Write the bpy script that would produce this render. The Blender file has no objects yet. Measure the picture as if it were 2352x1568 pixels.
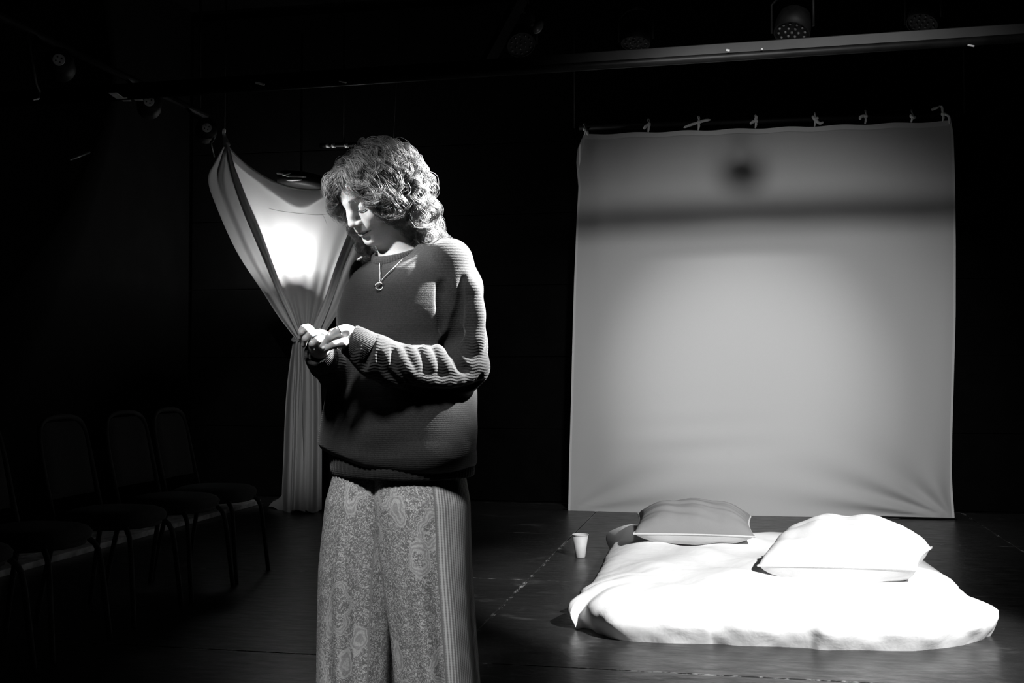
import bpy, bmesh, math, random
import numpy as np
from mathutils import Vector, Matrix
from mathutils.bvhtree import BVHTree

random.seed(7); RNG = np.random.default_rng(11)
scene = bpy.context.scene
COL = scene.collection
PI = math.pi

# ------------------------------------------------------------------ camera
FOC = 2610.0                                   # focal length in pixels of the 2352 px wide frame
CAM_H = 1.10
YAW = math.atan(516 / FOC); PITCH = math.atan(66 / FOC)
cR = np.array([math.cos(YAW), math.sin(YAW), 0.0])
cH = np.array([-math.sin(YAW), math.cos(YAW), 0.0])
cF = cH * math.cos(PITCH) + np.array([0, 0, math.sin(PITCH)])
cU = np.cross(cR, cF)
C0 = np.array([0, 0, CAM_H])
cam_d = bpy.data.cameras.new('camera'); cam = bpy.data.objects.new('camera', cam_d); COL.objects.link(cam)
cam_d.sensor_width = 36; cam_d.lens = FOC / 2352 * 36; cam_d.clip_start = 0.05; cam_d.clip_end = 60
cam.location = C0; cam.rotation_euler = (PI / 2 + PITCH, 0, YAW)
scene.camera = cam

# ------------------------------------------------------------------ world, exposure
w = bpy.data.worlds.new('dark_house'); scene.world = w; w.use_nodes = True
w.node_tree.nodes['Background'].inputs[0].default_value = (0.5, 0.5, 0.5, 1)
w.node_tree.nodes['Background'].inputs[1].default_value = 0.0015
vs = scene.view_settings
scene.display_settings.display_device = 'sRGB'
vs.view_transform = 'Standard'; vs.look = 'None'; vs.gamma = 1.0; vs.use_curve_mapping = False; vs.exposure = 0.0

# ------------------------------------------------------------------ stage lights
def spot(name, loc, tgt, power, size_deg, blend, radius):
    d = bpy.data.lights.new(name, 'SPOT'); d.energy = power; d.spot_size = math.radians(size_deg)
    d.spot_blend = blend; d.shadow_soft_size = radius; d.color = (1, 1, 1)
    o = bpy.data.objects.new(name, d); COL.objects.link(o); o.location = loc
    o.rotation_euler = (Vector(tgt) - Vector(loc)).to_track_quat('-Z', 'Y').to_euler()
    return o
# front-of-house lamp on the hung sheet, high steep lamp on the bed, two on the performer
spot('sheet_spotlight', (0.87, 1.5, 3.82), (0.06, 8.88, 0.70), 1250, 37, 1.0, 0.26)
spot('sheet_centre_spotlight', (-0.5, 2.2, 4.0), (0.06, 8.88, 1.0), 1000, 20, 1.0, 0.08)
spot('bed_spotlight', (2.4, 1.8, 3.4), (0.14, 5.20, 0.05), 2300, 26, 0.5, 0.05)
spot('performer_side_spotlight', (1.27, 3.25, 3.4), (-0.61, 2.66, 1.43), 12000, 11.6, 0.75, 0.05)
spot('performer_front_spotlight', (-0.90, 0.35, 3.5), (-0.86, 2.62, 0.68), 500, 23, 0.5, 0.20)
spot('performer_face_spotlight', (-2.70, 0.72, 2.75), (-0.87, 2.49, 1.465), 1550, 4.8, 0.9, 0.05)
spot('curtain_fill_light', (-1.0, 1.2, 3.9), (-3.42, 8.45, 0.95), 600, 14, 0.8, 0.06)  # added front fill to lift the curtain's dark tail, no seen lamp behind it

# ------------------------------------------------------------------ measuring helpers
def ray(x, y): return cF + cR * (x - 1176) / FOC + cU * (784 - y) / FOC
def onz(x, y, z=0.0):
    r = ray(x, y); return C0 + r * (z - CAM_H) / r[2]
def onY(x, y, Y):
    r = ray(x, y); return C0 + r * Y / r[1]
def onX(x, y, X):
    r = ray(x, y); return C0 + r * X / r[0]
def lerp(a, b, t): return a + (b - a) * t
def interp(t, xs, ys): return np.interp(t, xs, ys)
def catmull(pts, n, closed=False):
    P = np.array(pts, float); m = len(P); out = []
    segs = m if closed else m - 1
    T = np.linspace(0, segs, n, endpoint=not closed)
    for t in T:
        i = min(int(t), segs - 1); f = t - i
        if closed: a, b, c, d = P[(i - 1) % m], P[i % m], P[(i + 1) % m], P[(i + 2) % m]
        else: a, b, c, d = P[max(i - 1, 0)], P[i], P[i + 1], P[min(i + 2, m - 1)]
        out.append(0.5 * (2 * b + (c - a) * f + (2 * a - 5 * b + 4 * c - d) * f * f + (3 * b - a - 3 * c + d) * f ** 3))
    return np.array(out)

# ------------------------------------------------------------------ object helpers
def link(name, me, mat=None, parent=None, smooth=True):
    o = bpy.data.objects.new(name, me); COL.objects.link(o)
    if mat is not None: me.materials.append(mat)
    if smooth and len(me.polygons):
        me.polygons.foreach_set('use_smooth', np.ones(len(me.polygons), bool))
    if parent is not None: o.parent = parent
    return o
def mesh_of(name, verts, faces):
    me = bpy.data.meshes.new(name); me.from_pydata([tuple(map(float, v)) for v in verts], [], [tuple(int(i) for i in f) for f in faces])
    me.update(); return me
def quads_mesh(name, V, Q):
    """fast mesh from numpy verts (n,3) and faces (m,k)"""
    V = np.ascontiguousarray(V, np.float32); Q = np.ascontiguousarray(Q, np.int32); k = Q.shape[1]
    me = bpy.data.meshes.new(name); me.vertices.add(len(V)); me.vertices.foreach_set('co', V.ravel())
    me.loops.add(Q.size); me.loops.foreach_set('vertex_index', Q.ravel())
    me.polygons.add(len(Q)); me.polygons.foreach_set('loop_start', np.arange(0, Q.size, k, dtype=np.int32))
    me.update(calc_edges=True); me.validate(); return me
def empty(name, loc=(0, 0, 0), rz=0.0):
    o = bpy.data.objects.new(name, None); COL.objects.link(o); o.empty_display_size = 0.1
    o.location = loc; o.rotation_euler = (0, 0, rz); return o
def tag(o, label=None, cat=None, group=None, kind=None):
    if label: o['label'] = label
    if cat: o['category'] = cat
    if group: o['group'] = group
    if kind: o['kind'] = kind
    return o
class MB:
    """collects simple solids into one mesh"""
    def __init__(s): s.v = []; s.f = []
    def add(s, V, Fc):
        o = len(s.v); s.v += [tuple(map(float, p)) for p in V]; s.f += [tuple(i + o for i in f) for f in Fc]; return s
    def box(s, c, size, M=None, bev=0.0):
        bm = bmesh.new(); bmesh.ops.create_cube(bm, size=1.0)
        bmesh.ops.scale(bm, vec=size, verts=bm.verts)
        if bev: bmesh.ops.bevel(bm, geom=bm.edges[:], offset=bev, segments=2, profile=0.6, affect='EDGES')
        if M is not None: bmesh.ops.transform(bm, matrix=M.to_4x4(), verts=bm.verts)
        bmesh.ops.translate(bm, vec=c, verts=bm.verts)
        bm.verts.index_update()
        s.add([v.co for v in bm.verts], [[v.index for v in f.verts] for f in bm.faces]); bm.free(); return s
    def tube(s, pts, r, n=8, caps=True):
        P = np.array(pts, float); m = len(P); rr = np.broadcast_to(np.array(r, float), (m,))
        T = np.gradient(P, axis=0); T /= np.linalg.norm(T, axis=1)[:, None] + 1e-9
        u = np.cross(T[0], [0, 0, 1.0])
        if np.linalg.norm(u) < 1e-3: u = np.cross(T[0], [1.0, 0, 0])
        V = []
        for i in range(m):
            u = u - T[i] * (u @ T[i]); u /= np.linalg.norm(u) + 1e-9; b = np.cross(T[i], u)
            for k in range(n):
                a = 2 * PI * k / n; V.append(P[i] + rr[i] * (math.cos(a) * u + math.sin(a) * b))
        Fc = [(i * n + k, i * n + (k + 1) % n, (i + 1) * n + (k + 1) % n, (i + 1) * n + k) for i in range(m - 1) for k in range(n)]
        if caps: Fc += [tuple(range(n))[::-1], tuple((m - 1) * n + k for k in range(n))]
        return s.add(V, Fc)
    def lathe(s, prof, n=24, M=None, c=(0, 0, 0), close=False):
        V = []; Fc = []; m = len(prof)
        for (r, z) in prof:
            for k in range(n):
                a = 2 * PI * k / n; p = Vector((r * math.cos(a), r * math.sin(a), z))
                if M is not None: p = M @ p
                V.append(p + Vector(c))
        mm = m if close else m - 1
        for i in range(mm):
            j = (i + 1) % m
            for k in range(n): Fc.append((i * n + k, i * n + (k + 1) % n, j * n + (k + 1) % n, j * n + k))
        if not close:
            if prof[0][0] > 1e-6: Fc.append(tuple(range(n))[::-1])
            if prof[-1][0] > 1e-6: Fc.append(tuple((m - 1) * n + k for k in range(n)))
        return s.add(V, Fc)
    def ball(s, c, r, n=10):
        return s.lathe([(max(1e-7, r * math.sin(PI * i / n)), -r * math.cos(PI * i / n)) for i in range(n + 1)], 2 * n, None, c)
    def mesh(s, name): return mesh_of(name, s.v, s.f)
    def build(s, name, mat, parent=None, smooth=True): return link(name, s.mesh(name), mat, parent, smooth)
def bevel_shade(o, wdt=0.004, ang=35):
    m = o.modifiers.new('edge', 'BEVEL'); m.width = wdt; m.segments = 2; m.limit_method = 'ANGLE'; m.angle_limit = math.radians(ang)
    return o
def grid_surface(fn, nu, nv):
    V = np.array([fn(i / (nu - 1), j / (nv - 1)) for j in range(nv) for i in range(nu)])
    Q = np.array([(j * nu + i, j * nu + i + 1, (j + 1) * nu + i + 1, (j + 1) * nu + i) for j in range(nv - 1) for i in range(nu - 1)])
    return V, Q
def cloth(name, fn, nu, nv, mat, parent, thick=0.0015):
    V, Q = grid_surface(fn, nu, nv); o = link(name, quads_mesh(name, V, Q), mat, parent)
    return o

# ------------------------------------------------------------------ materials
class NT:
    def __init__(s, name):
        s.m = bpy.data.materials.new(name); s.m.use_nodes = True; s.t = s.m.node_tree; s.n = s.t.nodes
        s.b = s.n['Principled BSDF']; s.out = s.n['Material Output']
    def node(s, kind, **kw):
        nd = s.n.new(kind)
        for k, v in kw.items():
            if k.startswith('i_'): nd.inputs[k[2:].replace('_', ' ')].default_value = v
            else: setattr(nd, k, v)
        return nd
    def link(s, a, b): s.t.links.new(a, b)
    def sock(s, x, inp):
        if isinstance(x, (int, float)): inp.default_value = x
        else: s.link(x, inp)
    def math(s, op, a, b=0.0, c=0.0, clamp=False):
        nd = s.n.new('ShaderNodeMath'); nd.operation = op; nd.use_clamp = clamp
        s.sock(a, nd.inputs[0]); s.sock(b, nd.inputs[1]); s.sock(c, nd.inputs[2]); return nd.outputs[0]
    def ramp(s, x, lo, hi, a, b):
        nd = s.n.new('ShaderNodeMapRange'); nd.interpolation_type = 'SMOOTHSTEP'
        s.sock(x, nd.inputs[0]); nd.inputs[1].default_value = lo; nd.inputs[2].default_value = hi
        nd.inputs[3].default_value = a; nd.inputs[4].default_value = b; return nd.outputs[0]
    def mix(s, f, a, b):
        nd = s.n.new('ShaderNodeMix'); nd.data_type = 'FLOAT'
        s.sock(f, nd.inputs[0]); s.sock(a, nd.inputs[2]); s.sock(b, nd.inputs[3]); return nd.outputs[0]
    def noise(s, vec, scale, detail=3, rough=0.5, dist=0.0):
        nd = s.n.new('ShaderNodeTexNoise'); nd.inputs['Scale'].default_value = scale; nd.inputs['Detail'].default_value = detail
        nd.inputs['Roughness'].default_value = rough; nd.inputs['Distortion'].default_value = dist
        if vec is not None: s.link(vec, nd.inputs['Vector'])
        return nd.outputs[0]
    def coord(s, which='Object'): return s.n.new('ShaderNodeTexCoord').outputs[which]
    def mapping(s, vec, scale=(1, 1, 1), loc=(0, 0, 0), rot=(0, 0, 0)):
        nd = s.n.new('ShaderNodeMapping'); s.link(vec, nd.inputs[0]); nd.inputs[1].default_value = loc
        nd.inputs[2].default_value = rot; nd.inputs[3].default_value = scale; return nd.outputs[0]
    def sep(s, vec):
        nd = s.n.new('ShaderNodeSeparateXYZ'); s.link(vec, nd.inputs[0]); return nd.outputs
    def comb(s, x, y, z=0.0):
        nd = s.n.new('ShaderNodeCombineXYZ'); s.sock(x, nd.inputs[0]); s.sock(y, nd.inputs[1]); s.sock(z, nd.inputs[2]); return nd.outputs[0]
    def grey(s, v):
        nd = s.n.new('ShaderNodeCombineColor')
        for i in range(3): s.sock(v, nd.inputs[i])
        return nd.outputs[0]
    def bump(s, h, dist, strength=1.0):
        nd = s.n.new('ShaderNodeBump'); nd.inputs['Strength'].default_value = strength; nd.inputs['Distance'].default_value = dist
        s.link(h, nd.inputs['Height']); s.link(nd.outputs[0], s.b.inputs['Normal']); return nd.outputs[0]
    def base(s, v):
        if isinstance(v, (int, float)): s.b.inputs['Base Color'].default_value = (v, v, v, 1)
        else: s.link(s.grey(v), s.b.inputs['Base Color'])
    def set(s, **kw):
        for k, v in kw.items(): s.b.inputs[k.replace('_', ' ')].default_value = v
        return s.m
def plain(name, v, rough=0.6, metal=0.0, spec=0.5, var=0.15, scale=30.0, bump=0.0):
    t = NT(name); c = t.coord(); n = t.noise(c, scale, 4)
    t.base(t.math('MULTIPLY', t.ramp(n, 0.3, 0.7, 1 - var, 1 + var), v))
    t.set(Roughness=rough, Metallic=metal); t.b.inputs['Specular IOR Level'].default_value = spec
    if bump: t.bump(n, bump)
    return t.m
def fabric(name, v, translucent=0.0, weave=900.0, rough=0.9, wr=0.0):
    t = NT(name); c = t.coord(); n = t.noise(c, weave, 2)
    n2 = t.noise(c, 7.0, 4, 0.55, 0.3)
    t.base(t.math('MULTIPLY', t.ramp(n, 0.3, 0.7, 0.94, 1.06), v)); t.set(Roughness=rough)
    t.b.inputs['Specular IOR Level'].default_value = 0.15
    if wr: t.bump(n2, wr)
    if translucent:
        tr = t.node('ShaderNodeBsdfTranslucent'); tr.inputs[0].default_value = (v, v, v, 1)
        mx = t.node('ShaderNodeMixShader'); mx.inputs[0].default_value = translucent
        t.link(t.b.outputs[0], mx.inputs[1]); t.link(tr.outputs[0], mx.inputs[2]); t.link(mx.outputs[0], t.out.inputs[0])
    return t.m

def floor_material():
    t = NT('black_painted_board'); c = t.coord(); g = t.coord('Generated')
    wide = t.noise(c, 1.3, 5, 0.6); streak = t.noise(t.mapping(c, (2.2, 9.0, 1)), 3.0, 6, 0.7)
    scuff = t.ramp(t.noise(c, 2.1, 6, 0.62, 1.2), 0.56, 0.72, 0.0, 1.0)
    fleck = t.ramp(t.noise(c, 60.0, 2, 0.5), 0.745, 0.80, 0.0, 1.0)
    col = t.math('ADD', t.ramp(wide, 0.3, 0.7, 0.020, 0.030), t.math('MULTIPLY', scuff, t.ramp(streak, 0.35, 0.7, 0.01, 0.09)))
    # worn paint along the panel edges
    x, y, z = t.sep(g)
    ex = t.math('MULTIPLY', t.math('MINIMUM', x, t.math('SUBTRACT', 1.0, x)), 2.77)
    ey = t.math('MULTIPLY', t.math('MINIMUM', y, t.math('SUBTRACT', 1.0, y)), 1.7)
    e = t.math('MINIMUM', ex, ey)
    en = t.noise(c, 9.0, 4, 0.7)
    wear = t.math('MULTIPLY', t.ramp(e, 0.004, 0.010, 1.0, 0.0), t.ramp(en, 0.5, 0.62, 0.0, 1.0))
    col = t.math('ADD', col, t.math('MULTIPLY', wear, 0.28))
    col = t.math('ADD', col, t.math('MULTIPLY', fleck, 0.12))
    t.base(col)
    t.link(t.ramp(streak, 0.3, 0.75, 0.28, 0.46), t.b.inputs['Roughness'])
    t.b.inputs['Specular IOR Level'].default_value = 0.45
    t.bump(t.noise(c, 25.0, 4), 0.0012)
    return t.m

def knit_material():
    t = NT('ribbed_wool'); c = t.coord()
    at = t.node('ShaderNodeAttribute', attribute_name='sleeve'); sl = at.outputs['Fac']
    fo = t.node('ShaderNodeAttribute', attribute_name='forearm').outputs['Fac']; warp = t.noise(c, 7.0, 2, 0.5); x, y, z = t.sep(c)
    zz = t.math('ADD', z, t.math('MULTIPLY', t.math('SUBTRACT', warp, 0.5), 0.006))
    def rows(period, zc): return t.math('SINE', t.math('MULTIPLY', zc, 2 * PI / period))
    wob = t.math('MULTIPLY', t.math('SINE', t.math('MULTIPLY', x, 2 * PI / 0.032)), 0.0016)
    coarse = rows(0.0066, t.math('ADD', zz, t.math('MULTIPLY', wob, fo)))
    fine = rows(0.0046, z)
    st = t.math('MULTIPLY', t.math('SINE', t.math('MULTIPLY', x, 2 * PI / 0.004)), 0.12)
    hgt = t.mix(sl, t.math('MULTIPLY', t.math('ADD', fine, st), 0.10), t.math('MULTIPLY', coarse, t.mix(fo, 0.17, 0.36)))
    fuzz = t.noise(c, 420.0, 2)
    hgt = t.math('ADD', hgt, t.math('MULTIPLY', fuzz, 0.5))
    t.base(t.math('MULTIPLY', t.ramp(t.noise(c, 300.0, 3), 0.3, 0.7, 0.75, 1.25), 0.021))
    t.bump(hgt, 0.0013)
    t.set(Roughness=0.85); t.b.inputs['Specular IOR Level'].default_value = 0.2
    t.b.inputs['Sheen Weight'].default_value = 0.15; t.b.inputs['Sheen Roughness'].default_value = 0.4
    return t.m

def trouser_material():
    t = NT('paisley_print'); uv = t.coord('UV'); u, v, _ = t.sep(uv)
    dis = t.node('ShaderNodeTexNoise'); t.link(uv, dis.inputs[0]); dis.inputs['Scale'].default_value = 22.0
    wv = t.node('ShaderNodeVectorMath', operation='MULTIPLY_ADD')
    t.link(dis.outputs['Color'], wv.inputs[0]); wv.inputs[1].default_value = (0.05, 0.05, 0); t.link(uv, wv.inputs[2])
    # fine scrolling foliage
    n1 = t.noise(wv.outputs[0], 120.0, 2, 0.6, 1.4)
    scroll = t.ramp(t.math('ABSOLUTE', t.math('SUBTRACT', n1, 0.5)), 0.02, 0.075, 0.0, 1.0)
    n2 = t.noise(uv, 260.0, 2, 0.6, 1.0); leaf = t.ramp(n2, 0.42, 0.56, 0.15, 1.0)
    pat = t.math('MULTIPLY', scroll, leaf)
    # large drop-shaped motifs with ringed outlines
    vo = t.node('ShaderNodeTexVoronoi'); vo.inputs['Scale'].default_value = 1.0; vo.inputs['Randomness'].default_value = 0.75
    t.link(t.mapping(wv.outputs[0], (13.0, 7.0, 1.0), (0, 0, 0), (0, 0, 0.35)), vo.inputs['Vector'])
    d = vo.outputs['Distance']
    rings = t.math('SINE', t.math('MULTIPLY', d, 130.0))
    band = t.math('MULTIPLY', t.ramp(d, 0.33, 0.35, 0.0, 1.0), t.ramp(d, 0.45, 0.47, 1.0, 0.0))
    pat = t.mix(band, pat, t.math('MULTIPLY', t.ramp(rings, -0.5, 0.5, 0.45, 0.85), t.ramp(n2, 0.3, 0.6, 0.5, 1.0)))
    # side border: lengthwise stripes with beaded rows
    inb = t.math('MULTIPLY', t.ramp(u, 0.0, 0.0015, 0.0, 1.0), t.ramp(u, 0.150, 0.1515, 1.0, 0.0))
    s1 = t.math('SINE', t.math('MULTIPLY', u, 2 * PI / 0.0072)); bead = t.math('SINE', t.math('MULTIPLY', v, 2 * PI / 0.0036))
    wide = t.math('SINE', t.math('ADD', t.math('MULTIPLY', u, 2 * PI / 0.042), 0.6))
    bord = t.ramp(t.math('ADD', t.math('ADD', s1, t.math('MULTIPLY', bead, 0.4)), t.math('MULTIPLY', wide, 0.35)), -0.9, 0.7, 0.15, 0.95)
    line = t.math('MULTIPLY', t.ramp(u, -0.001, 0.0, 0.0, 1.0), t.ramp(u, 0.0035, 0.0045, 1.0, 0.0))
    pat = t.mix(inb, pat, bord)
    pat = t.math('MULTIPLY', pat, t.math('SUBTRACT', 1.0, t.math('MULTIPLY', line, 0.9)))
    t.base(t.mix(pat, 0.15, 0.55))
    t.bump(t.noise(uv, 900.0, 2), 0.0006); t.set(Roughness=0.8); t.b.inputs['Specular IOR Level'].default_value = 0.2
    return t.m

def skin_material():
    t = NT('skin'); c = t.coord()
    at = t.node('ShaderNodeAttribute', attribute_name='tint'); n = t.noise(c, 260.0, 3)
    t.base(t.math('MULTIPLY', t.math('MULTIPLY', at.outputs['Fac'], 0.31), t.ramp(n, 0.3, 0.7, 0.95, 1.05)))
    t.bump(n, 0.0001); t.set(Roughness=0.5); t.b.inputs['Specular IOR Level'].default_value = 0.35
    t.b.inputs['Subsurface Weight'].default_value = 0.12; t.b.inputs['Subsurface Scale'].default_value = 0.006
    return t.m
def hair_material():
    t = NT('curly_hair'); at = t.node('ShaderNodeAttribute', attribute_name='shade')
    t.base(t.math('MULTIPLY', at.outputs['Fac'], 0.09)); t.set(Roughness=0.45); t.b.inputs['Specular IOR Level'].default_value = 0.4
    return t.m

M = {}
M['floor'] = floor_material(); M['knit'] = knit_material(); M['trouser'] = trouser_material(); M['skin'] = skin_material(); M['hair'] = hair_material()
M['black_wall'] = plain('black_wall_paint', 0.0016, 1.0, spec=0.1, var=0.3, scale=6)
M['black_ceiling'] = plain('black_ceiling_paint', 0.0016, 1.0, spec=0.1, var=0.3, scale=5)
M['under'] = plain('subfloor', 0.008, 0.9)
M['sheet'] = fabric('cotton_sheet', 0.60, 0.12, wr=0.0)
M['hem'] = fabric('cotton_hem', 0.72, 0.05)
M['drape'] = fabric('thin_muslin', 0.66, 0.50)
M['drape_thick'] = fabric('doubled_muslin', 0.62, 0.14)
M['drape_mid'] = fabric('folded_muslin', 0.62, 0.40)
M['duvet'] = fabric('white_duvet', 0.82, 0.0, wr=0.006)
M['pillow_grey'] = fabric('grey_pillowcase', 0.20, 0.0, wr=0.004)
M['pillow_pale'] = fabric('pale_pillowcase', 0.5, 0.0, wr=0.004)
M['pillow_white'] = fabric('white_pillowcase', 0.68, 0.0, wr=0.006)
M['paper'] = plain('paper_cup', 0.56, 0.6, var=0.04)
M['steel'] = plain('dull_steel', 0.30, 0.38, 0.9, var=0.3, scale=8)
M['black_metal'] = plain('black_metal', 0.006, 0.6, 0.0, 0.25, var=0.3)
M['bar'] = plain('scuffed_bar', 0.006, 0.5, 0.0, 0.3, var=0.6, scale=7)
M['dark_fabric'] = plain('chair_fabric', 0.014, 0.95, var=0.4, scale=220, bump=0.0008)
M['chair_metal'] = plain('chair_tube', 0.034, 0.75, 0.0, 0.15, var=0.3, scale=9)
M['label_white'] = plain('white_tape', 0.55, 0.7)
M['lens'] = plain('led_lens', 0.09, 0.25, var=0.2)
M['pale_wood'] = plain('pale_wood', 0.5, 0.7, var=0.35, scale=12)
M['silver'] = plain('silver', 0.75, 0.25, 1.0, var=0.05)
M['lash'] = plain('dark_lash', 0.01, 0.7)
M['leather'] = plain('dark_leather', 0.02, 0.5)

# ================================================================== the room
XL, XR, YB, YN, ZC = -4.75, 4.15, 9.32, -1.6, 4.3
fl = tag(MB().box(((XL + XR) / 2, (YB + YN) / 2, -0.06), (XR - XL + 0.2, YB - YN + 0.2, 0.08)).build('floor', M['under'], smooth=False),
         'black painted stage floor of large boards', None, kind='structure')
xs = [XL, -3.86, -1.08, 1.70, XR]; ys = [YN, -0.9, 0.8, 2.5, 4.2, 5.9, 7.6, YB]
for i in range(len(xs) - 1):
    for j in range(len(ys) - 1):
        sx, sy = xs[i + 1] - xs[i] - 0.005, ys[j + 1] - ys[j] - 0.005
        MB().box(((xs[i] + xs[i + 1]) / 2, (ys[j] + ys[j + 1]) / 2, -0.010 + 0.0006 * ((i * 3 + j * 5) % 3 - 2)), (sx, sy, 0.02), bev=0.0015).build('floor_panel', M['floor'], fl, smooth=False)
def wall(name, c, s, m, label): return tag(MB().box(c, s).build(name, m, smooth=False), label, None, kind='structure')
wb = wall('wall_back', ((XL + XR) / 2, YB + 0.08, ZC / 2), (XR - XL + 0.4, 0.12, ZC), M['black_wall'], 'black rear wall behind the hung sheet')
wl = wall('wall_left', (XL - 0.08, (YB + YN) / 2, ZC / 2), (0.12, YB - YN, ZC), M['black_wall'], 'black side wall behind the row of chairs')
wr_ = wall('wall_right', (XR + 0.08, (YB + YN) / 2, ZC / 2), (0.12, YB - YN, ZC), M['black_wall'], 'black side wall beyond the bed')
wall('ceiling', ((XL + XR) / 2, (YB + YN) / 2, ZC + 0.06), (XR - XL + 0.4, YB - YN + 0.2, 0.12), M['black_ceiling'], 'black ceiling above the stage')
for k in range(7):                                             # boards of the rear wall
    MB().box(((XL + XR) / 2, YB + 0.012, 0.31 + 0.6 * k), (XR - XL - 0.02, 0.016, 0.592), bev=0.003).build('wall_board', M['black_wall'], wb, smooth=False)

# sloping roof brace and joists
A = onY(1195, 0, 7.2); B = onY(1118, 145, 7.2); d = B - A
br = MB().tube([A - d * 1.15, B + d * 0.05], 0.05, 4).build('roof_brace', M['bar'], smooth=False)
tag(br, 'dark sloping roof brace above the lighting bar', 'brace')

# ------------------------------------------------------------------ lighting bar
p0 = onY(600, 196, 6.3); p1 = onY(2352, 82, 6.3); dx = (p1 - p0) / np.linalg.norm(p1 - p0)
bar = empty('lighting_bar', tuple(p0 + dx * 2.4))
tag(bar, 'long dark lighting bar running across the stage above the sheet', 'bar')
Lb = [p0 - dx * 1.9 - (p0 + dx * 2.4), p1 + dx * 2.3 - (p0 + dx * 2.4)]
def along(a, b, h, t, off): 
    MBx = MB(); m = (np.array(a) + np.array(b)) / 2; L = np.linalg.norm(np.array(b) - np.array(a))
    ang = -math.atan2((b - a)[2], (b - a)[0])
    return MBx.box(m + np.array(off), (L, t, h), Matrix.Rotation(ang, 3, 'Y'), 0.004)
along(Lb[0], Lb[1], 0.072, 0.05, (0, 0.02, 0.03)).build('beam', M['bar'], bar, smooth=False)
MB().tube([Lb[0] + np.array([0, -0.03, -0.02]), Lb[1] + np.array([0, -0.03, -0.02])], 0.024, 12).build('pipe', M['bar'], bar)
for px, py, sx, sz in ((597, 192, 0.060, 0.012), (787, 188, 0.045, 0.007), (2230, 105, 0.035, 0.008), (1672, 116, 0.02, 0.012), (1750, 113, 0.01, 0.010)):
    q = onY(px, py, 6.235) - np.array(bar.location)
    MB().box(q, (sx, 0.012, sz), Matrix.Rotation(0.25, 3, 'Y'), 0.002).build('tape_tag', M['label_white'], bar, smooth=False)

# ------------------------------------------------------------------ stage lamps hung near the ceiling
def led_par(name, loc, tilt, yaw, label, r=0.10, glow=M['lens']):
    t = empty(name, loc); tag(t, label, 'stage lamp', 'stage lamps above the lighting bar')
    R = Matrix.Rotation(yaw, 3, 'Z') @ Matrix.Rotation(tilt, 3, 'X')      # local -Z is the lens axis
    MB().lathe([(r * 0.5, 0.12), (r * 0.85, 0.10), (r, 0.04), (r, -0.03), (r * 0.94, -0.03), (r * 0.94, -0.012)], 24, R).build('housing', M['black_metal'], t)
    MB().lathe([(1e-6, -0.015), (r * 0.93, -0.015), (r * 0.93, -0.02), (1e-6, -0.02)], 24, R).build('face_plate', M['black_metal'], t, smooth=False)
    mb = MB()
    for ring, cnt in ((0, 1), (0.36, 6), (0.72, 12)):
        for k in range(cnt):
            a = 2 * PI * k / max(cnt, 1) + ring
            mb.ball(R @ Vector((r * ring * math.cos(a), r * ring * math.sin(a), -0.022)), 0.0085, 5)
    mb.build('led_lenses', glow, t)
    y = [(-r - 0.02, 0, 0.0), (-r - 0.02, 0, 0.16), (-r * 0.6, 0, 0.21), (0, 0, 0.22), (r * 0.6, 0, 0.21), (r + 0.02, 0, 0.16), (r + 0.02, 0, 0.0)]
    Rz = Matrix.Rotation(yaw, 3, 'Z')
    MB().tube([Rz @ Vector(p) for p in y], 0.008, 6).build('yoke', M['black_metal'], t)
    MB().box((0, 0, 0.25), (0.04, 0.05, 0.07), Rz, 0.004).build('clamp', M['black_metal'], t, smooth=False)
    return t
for (px, py, Y, tl, yw, lb) in ((1195, 98, 7.7, -0.72, 0.5, 'dark round stage lamp beside the sloping roof brace'),
                            (1460, 92, 7.7, -0.25, -0.2, 'dark round stage lamp second along the bar from the brace'),
                            (1820, 68, 6.45, -0.45, -0.4, 'dark round stage lamp above the middle of the hung sheet'),
                            (2120, 48, 7.7, -0.50, -0.6, 'dark round stage lamp nearest the right end of the bar')):
    q = onY(px, py, Y); led_par('stage_lamp', tuple(q), tl, yw, lb)
# pipe that carries the rear lamps
pp = MB().tube([onY(1060, 30, 7.75), onY(2500, 5, 7.75)], 0.024, 10).build('rear_lamp_pipe', M['black_metal'])
pp.location.z += 0.22
tag(pp, 'black pipe carrying stage lamps behind the lighting bar', 'pipe')
# small bulb-shaped lamp
q = onY(1229, 55, 7.0); t = empty('bulb_lamp', tuple(q)); tag(t, 'small pale bulb lamp hanging beside the sloping brace', 'stage lamp')
Rb = Matrix.Rotation(0.5, 3, 'Y') @ Matrix.Rotation(PI, 3, 'X')
MB().lathe([(1e-6, -0.05), (0.022, -0.045), (0.030, -0.02), (0.030, 0.01), (0.022, 0.03), (1e-6, 0.045)][::1], 16, Rb, (0.02, -0.02, -0.03)).build('bulb', M['lens'], t)
MB().lathe([(0.032, 0.0), (0.036, 0.05), (0.03, 0.10), (0.012, 0.13)], 16, Matrix.Rotation(-0.35, 3, 'Y'), (0.0, 0, 0)).build('socket', M['black_metal'], t)
MB().tube([(-0.04, 0, 0.11), (-0.07, 0, 0.3), (-0.08, 0, 1.15)], 0.008, 6).build('cable', M['black_metal'], t)

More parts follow.
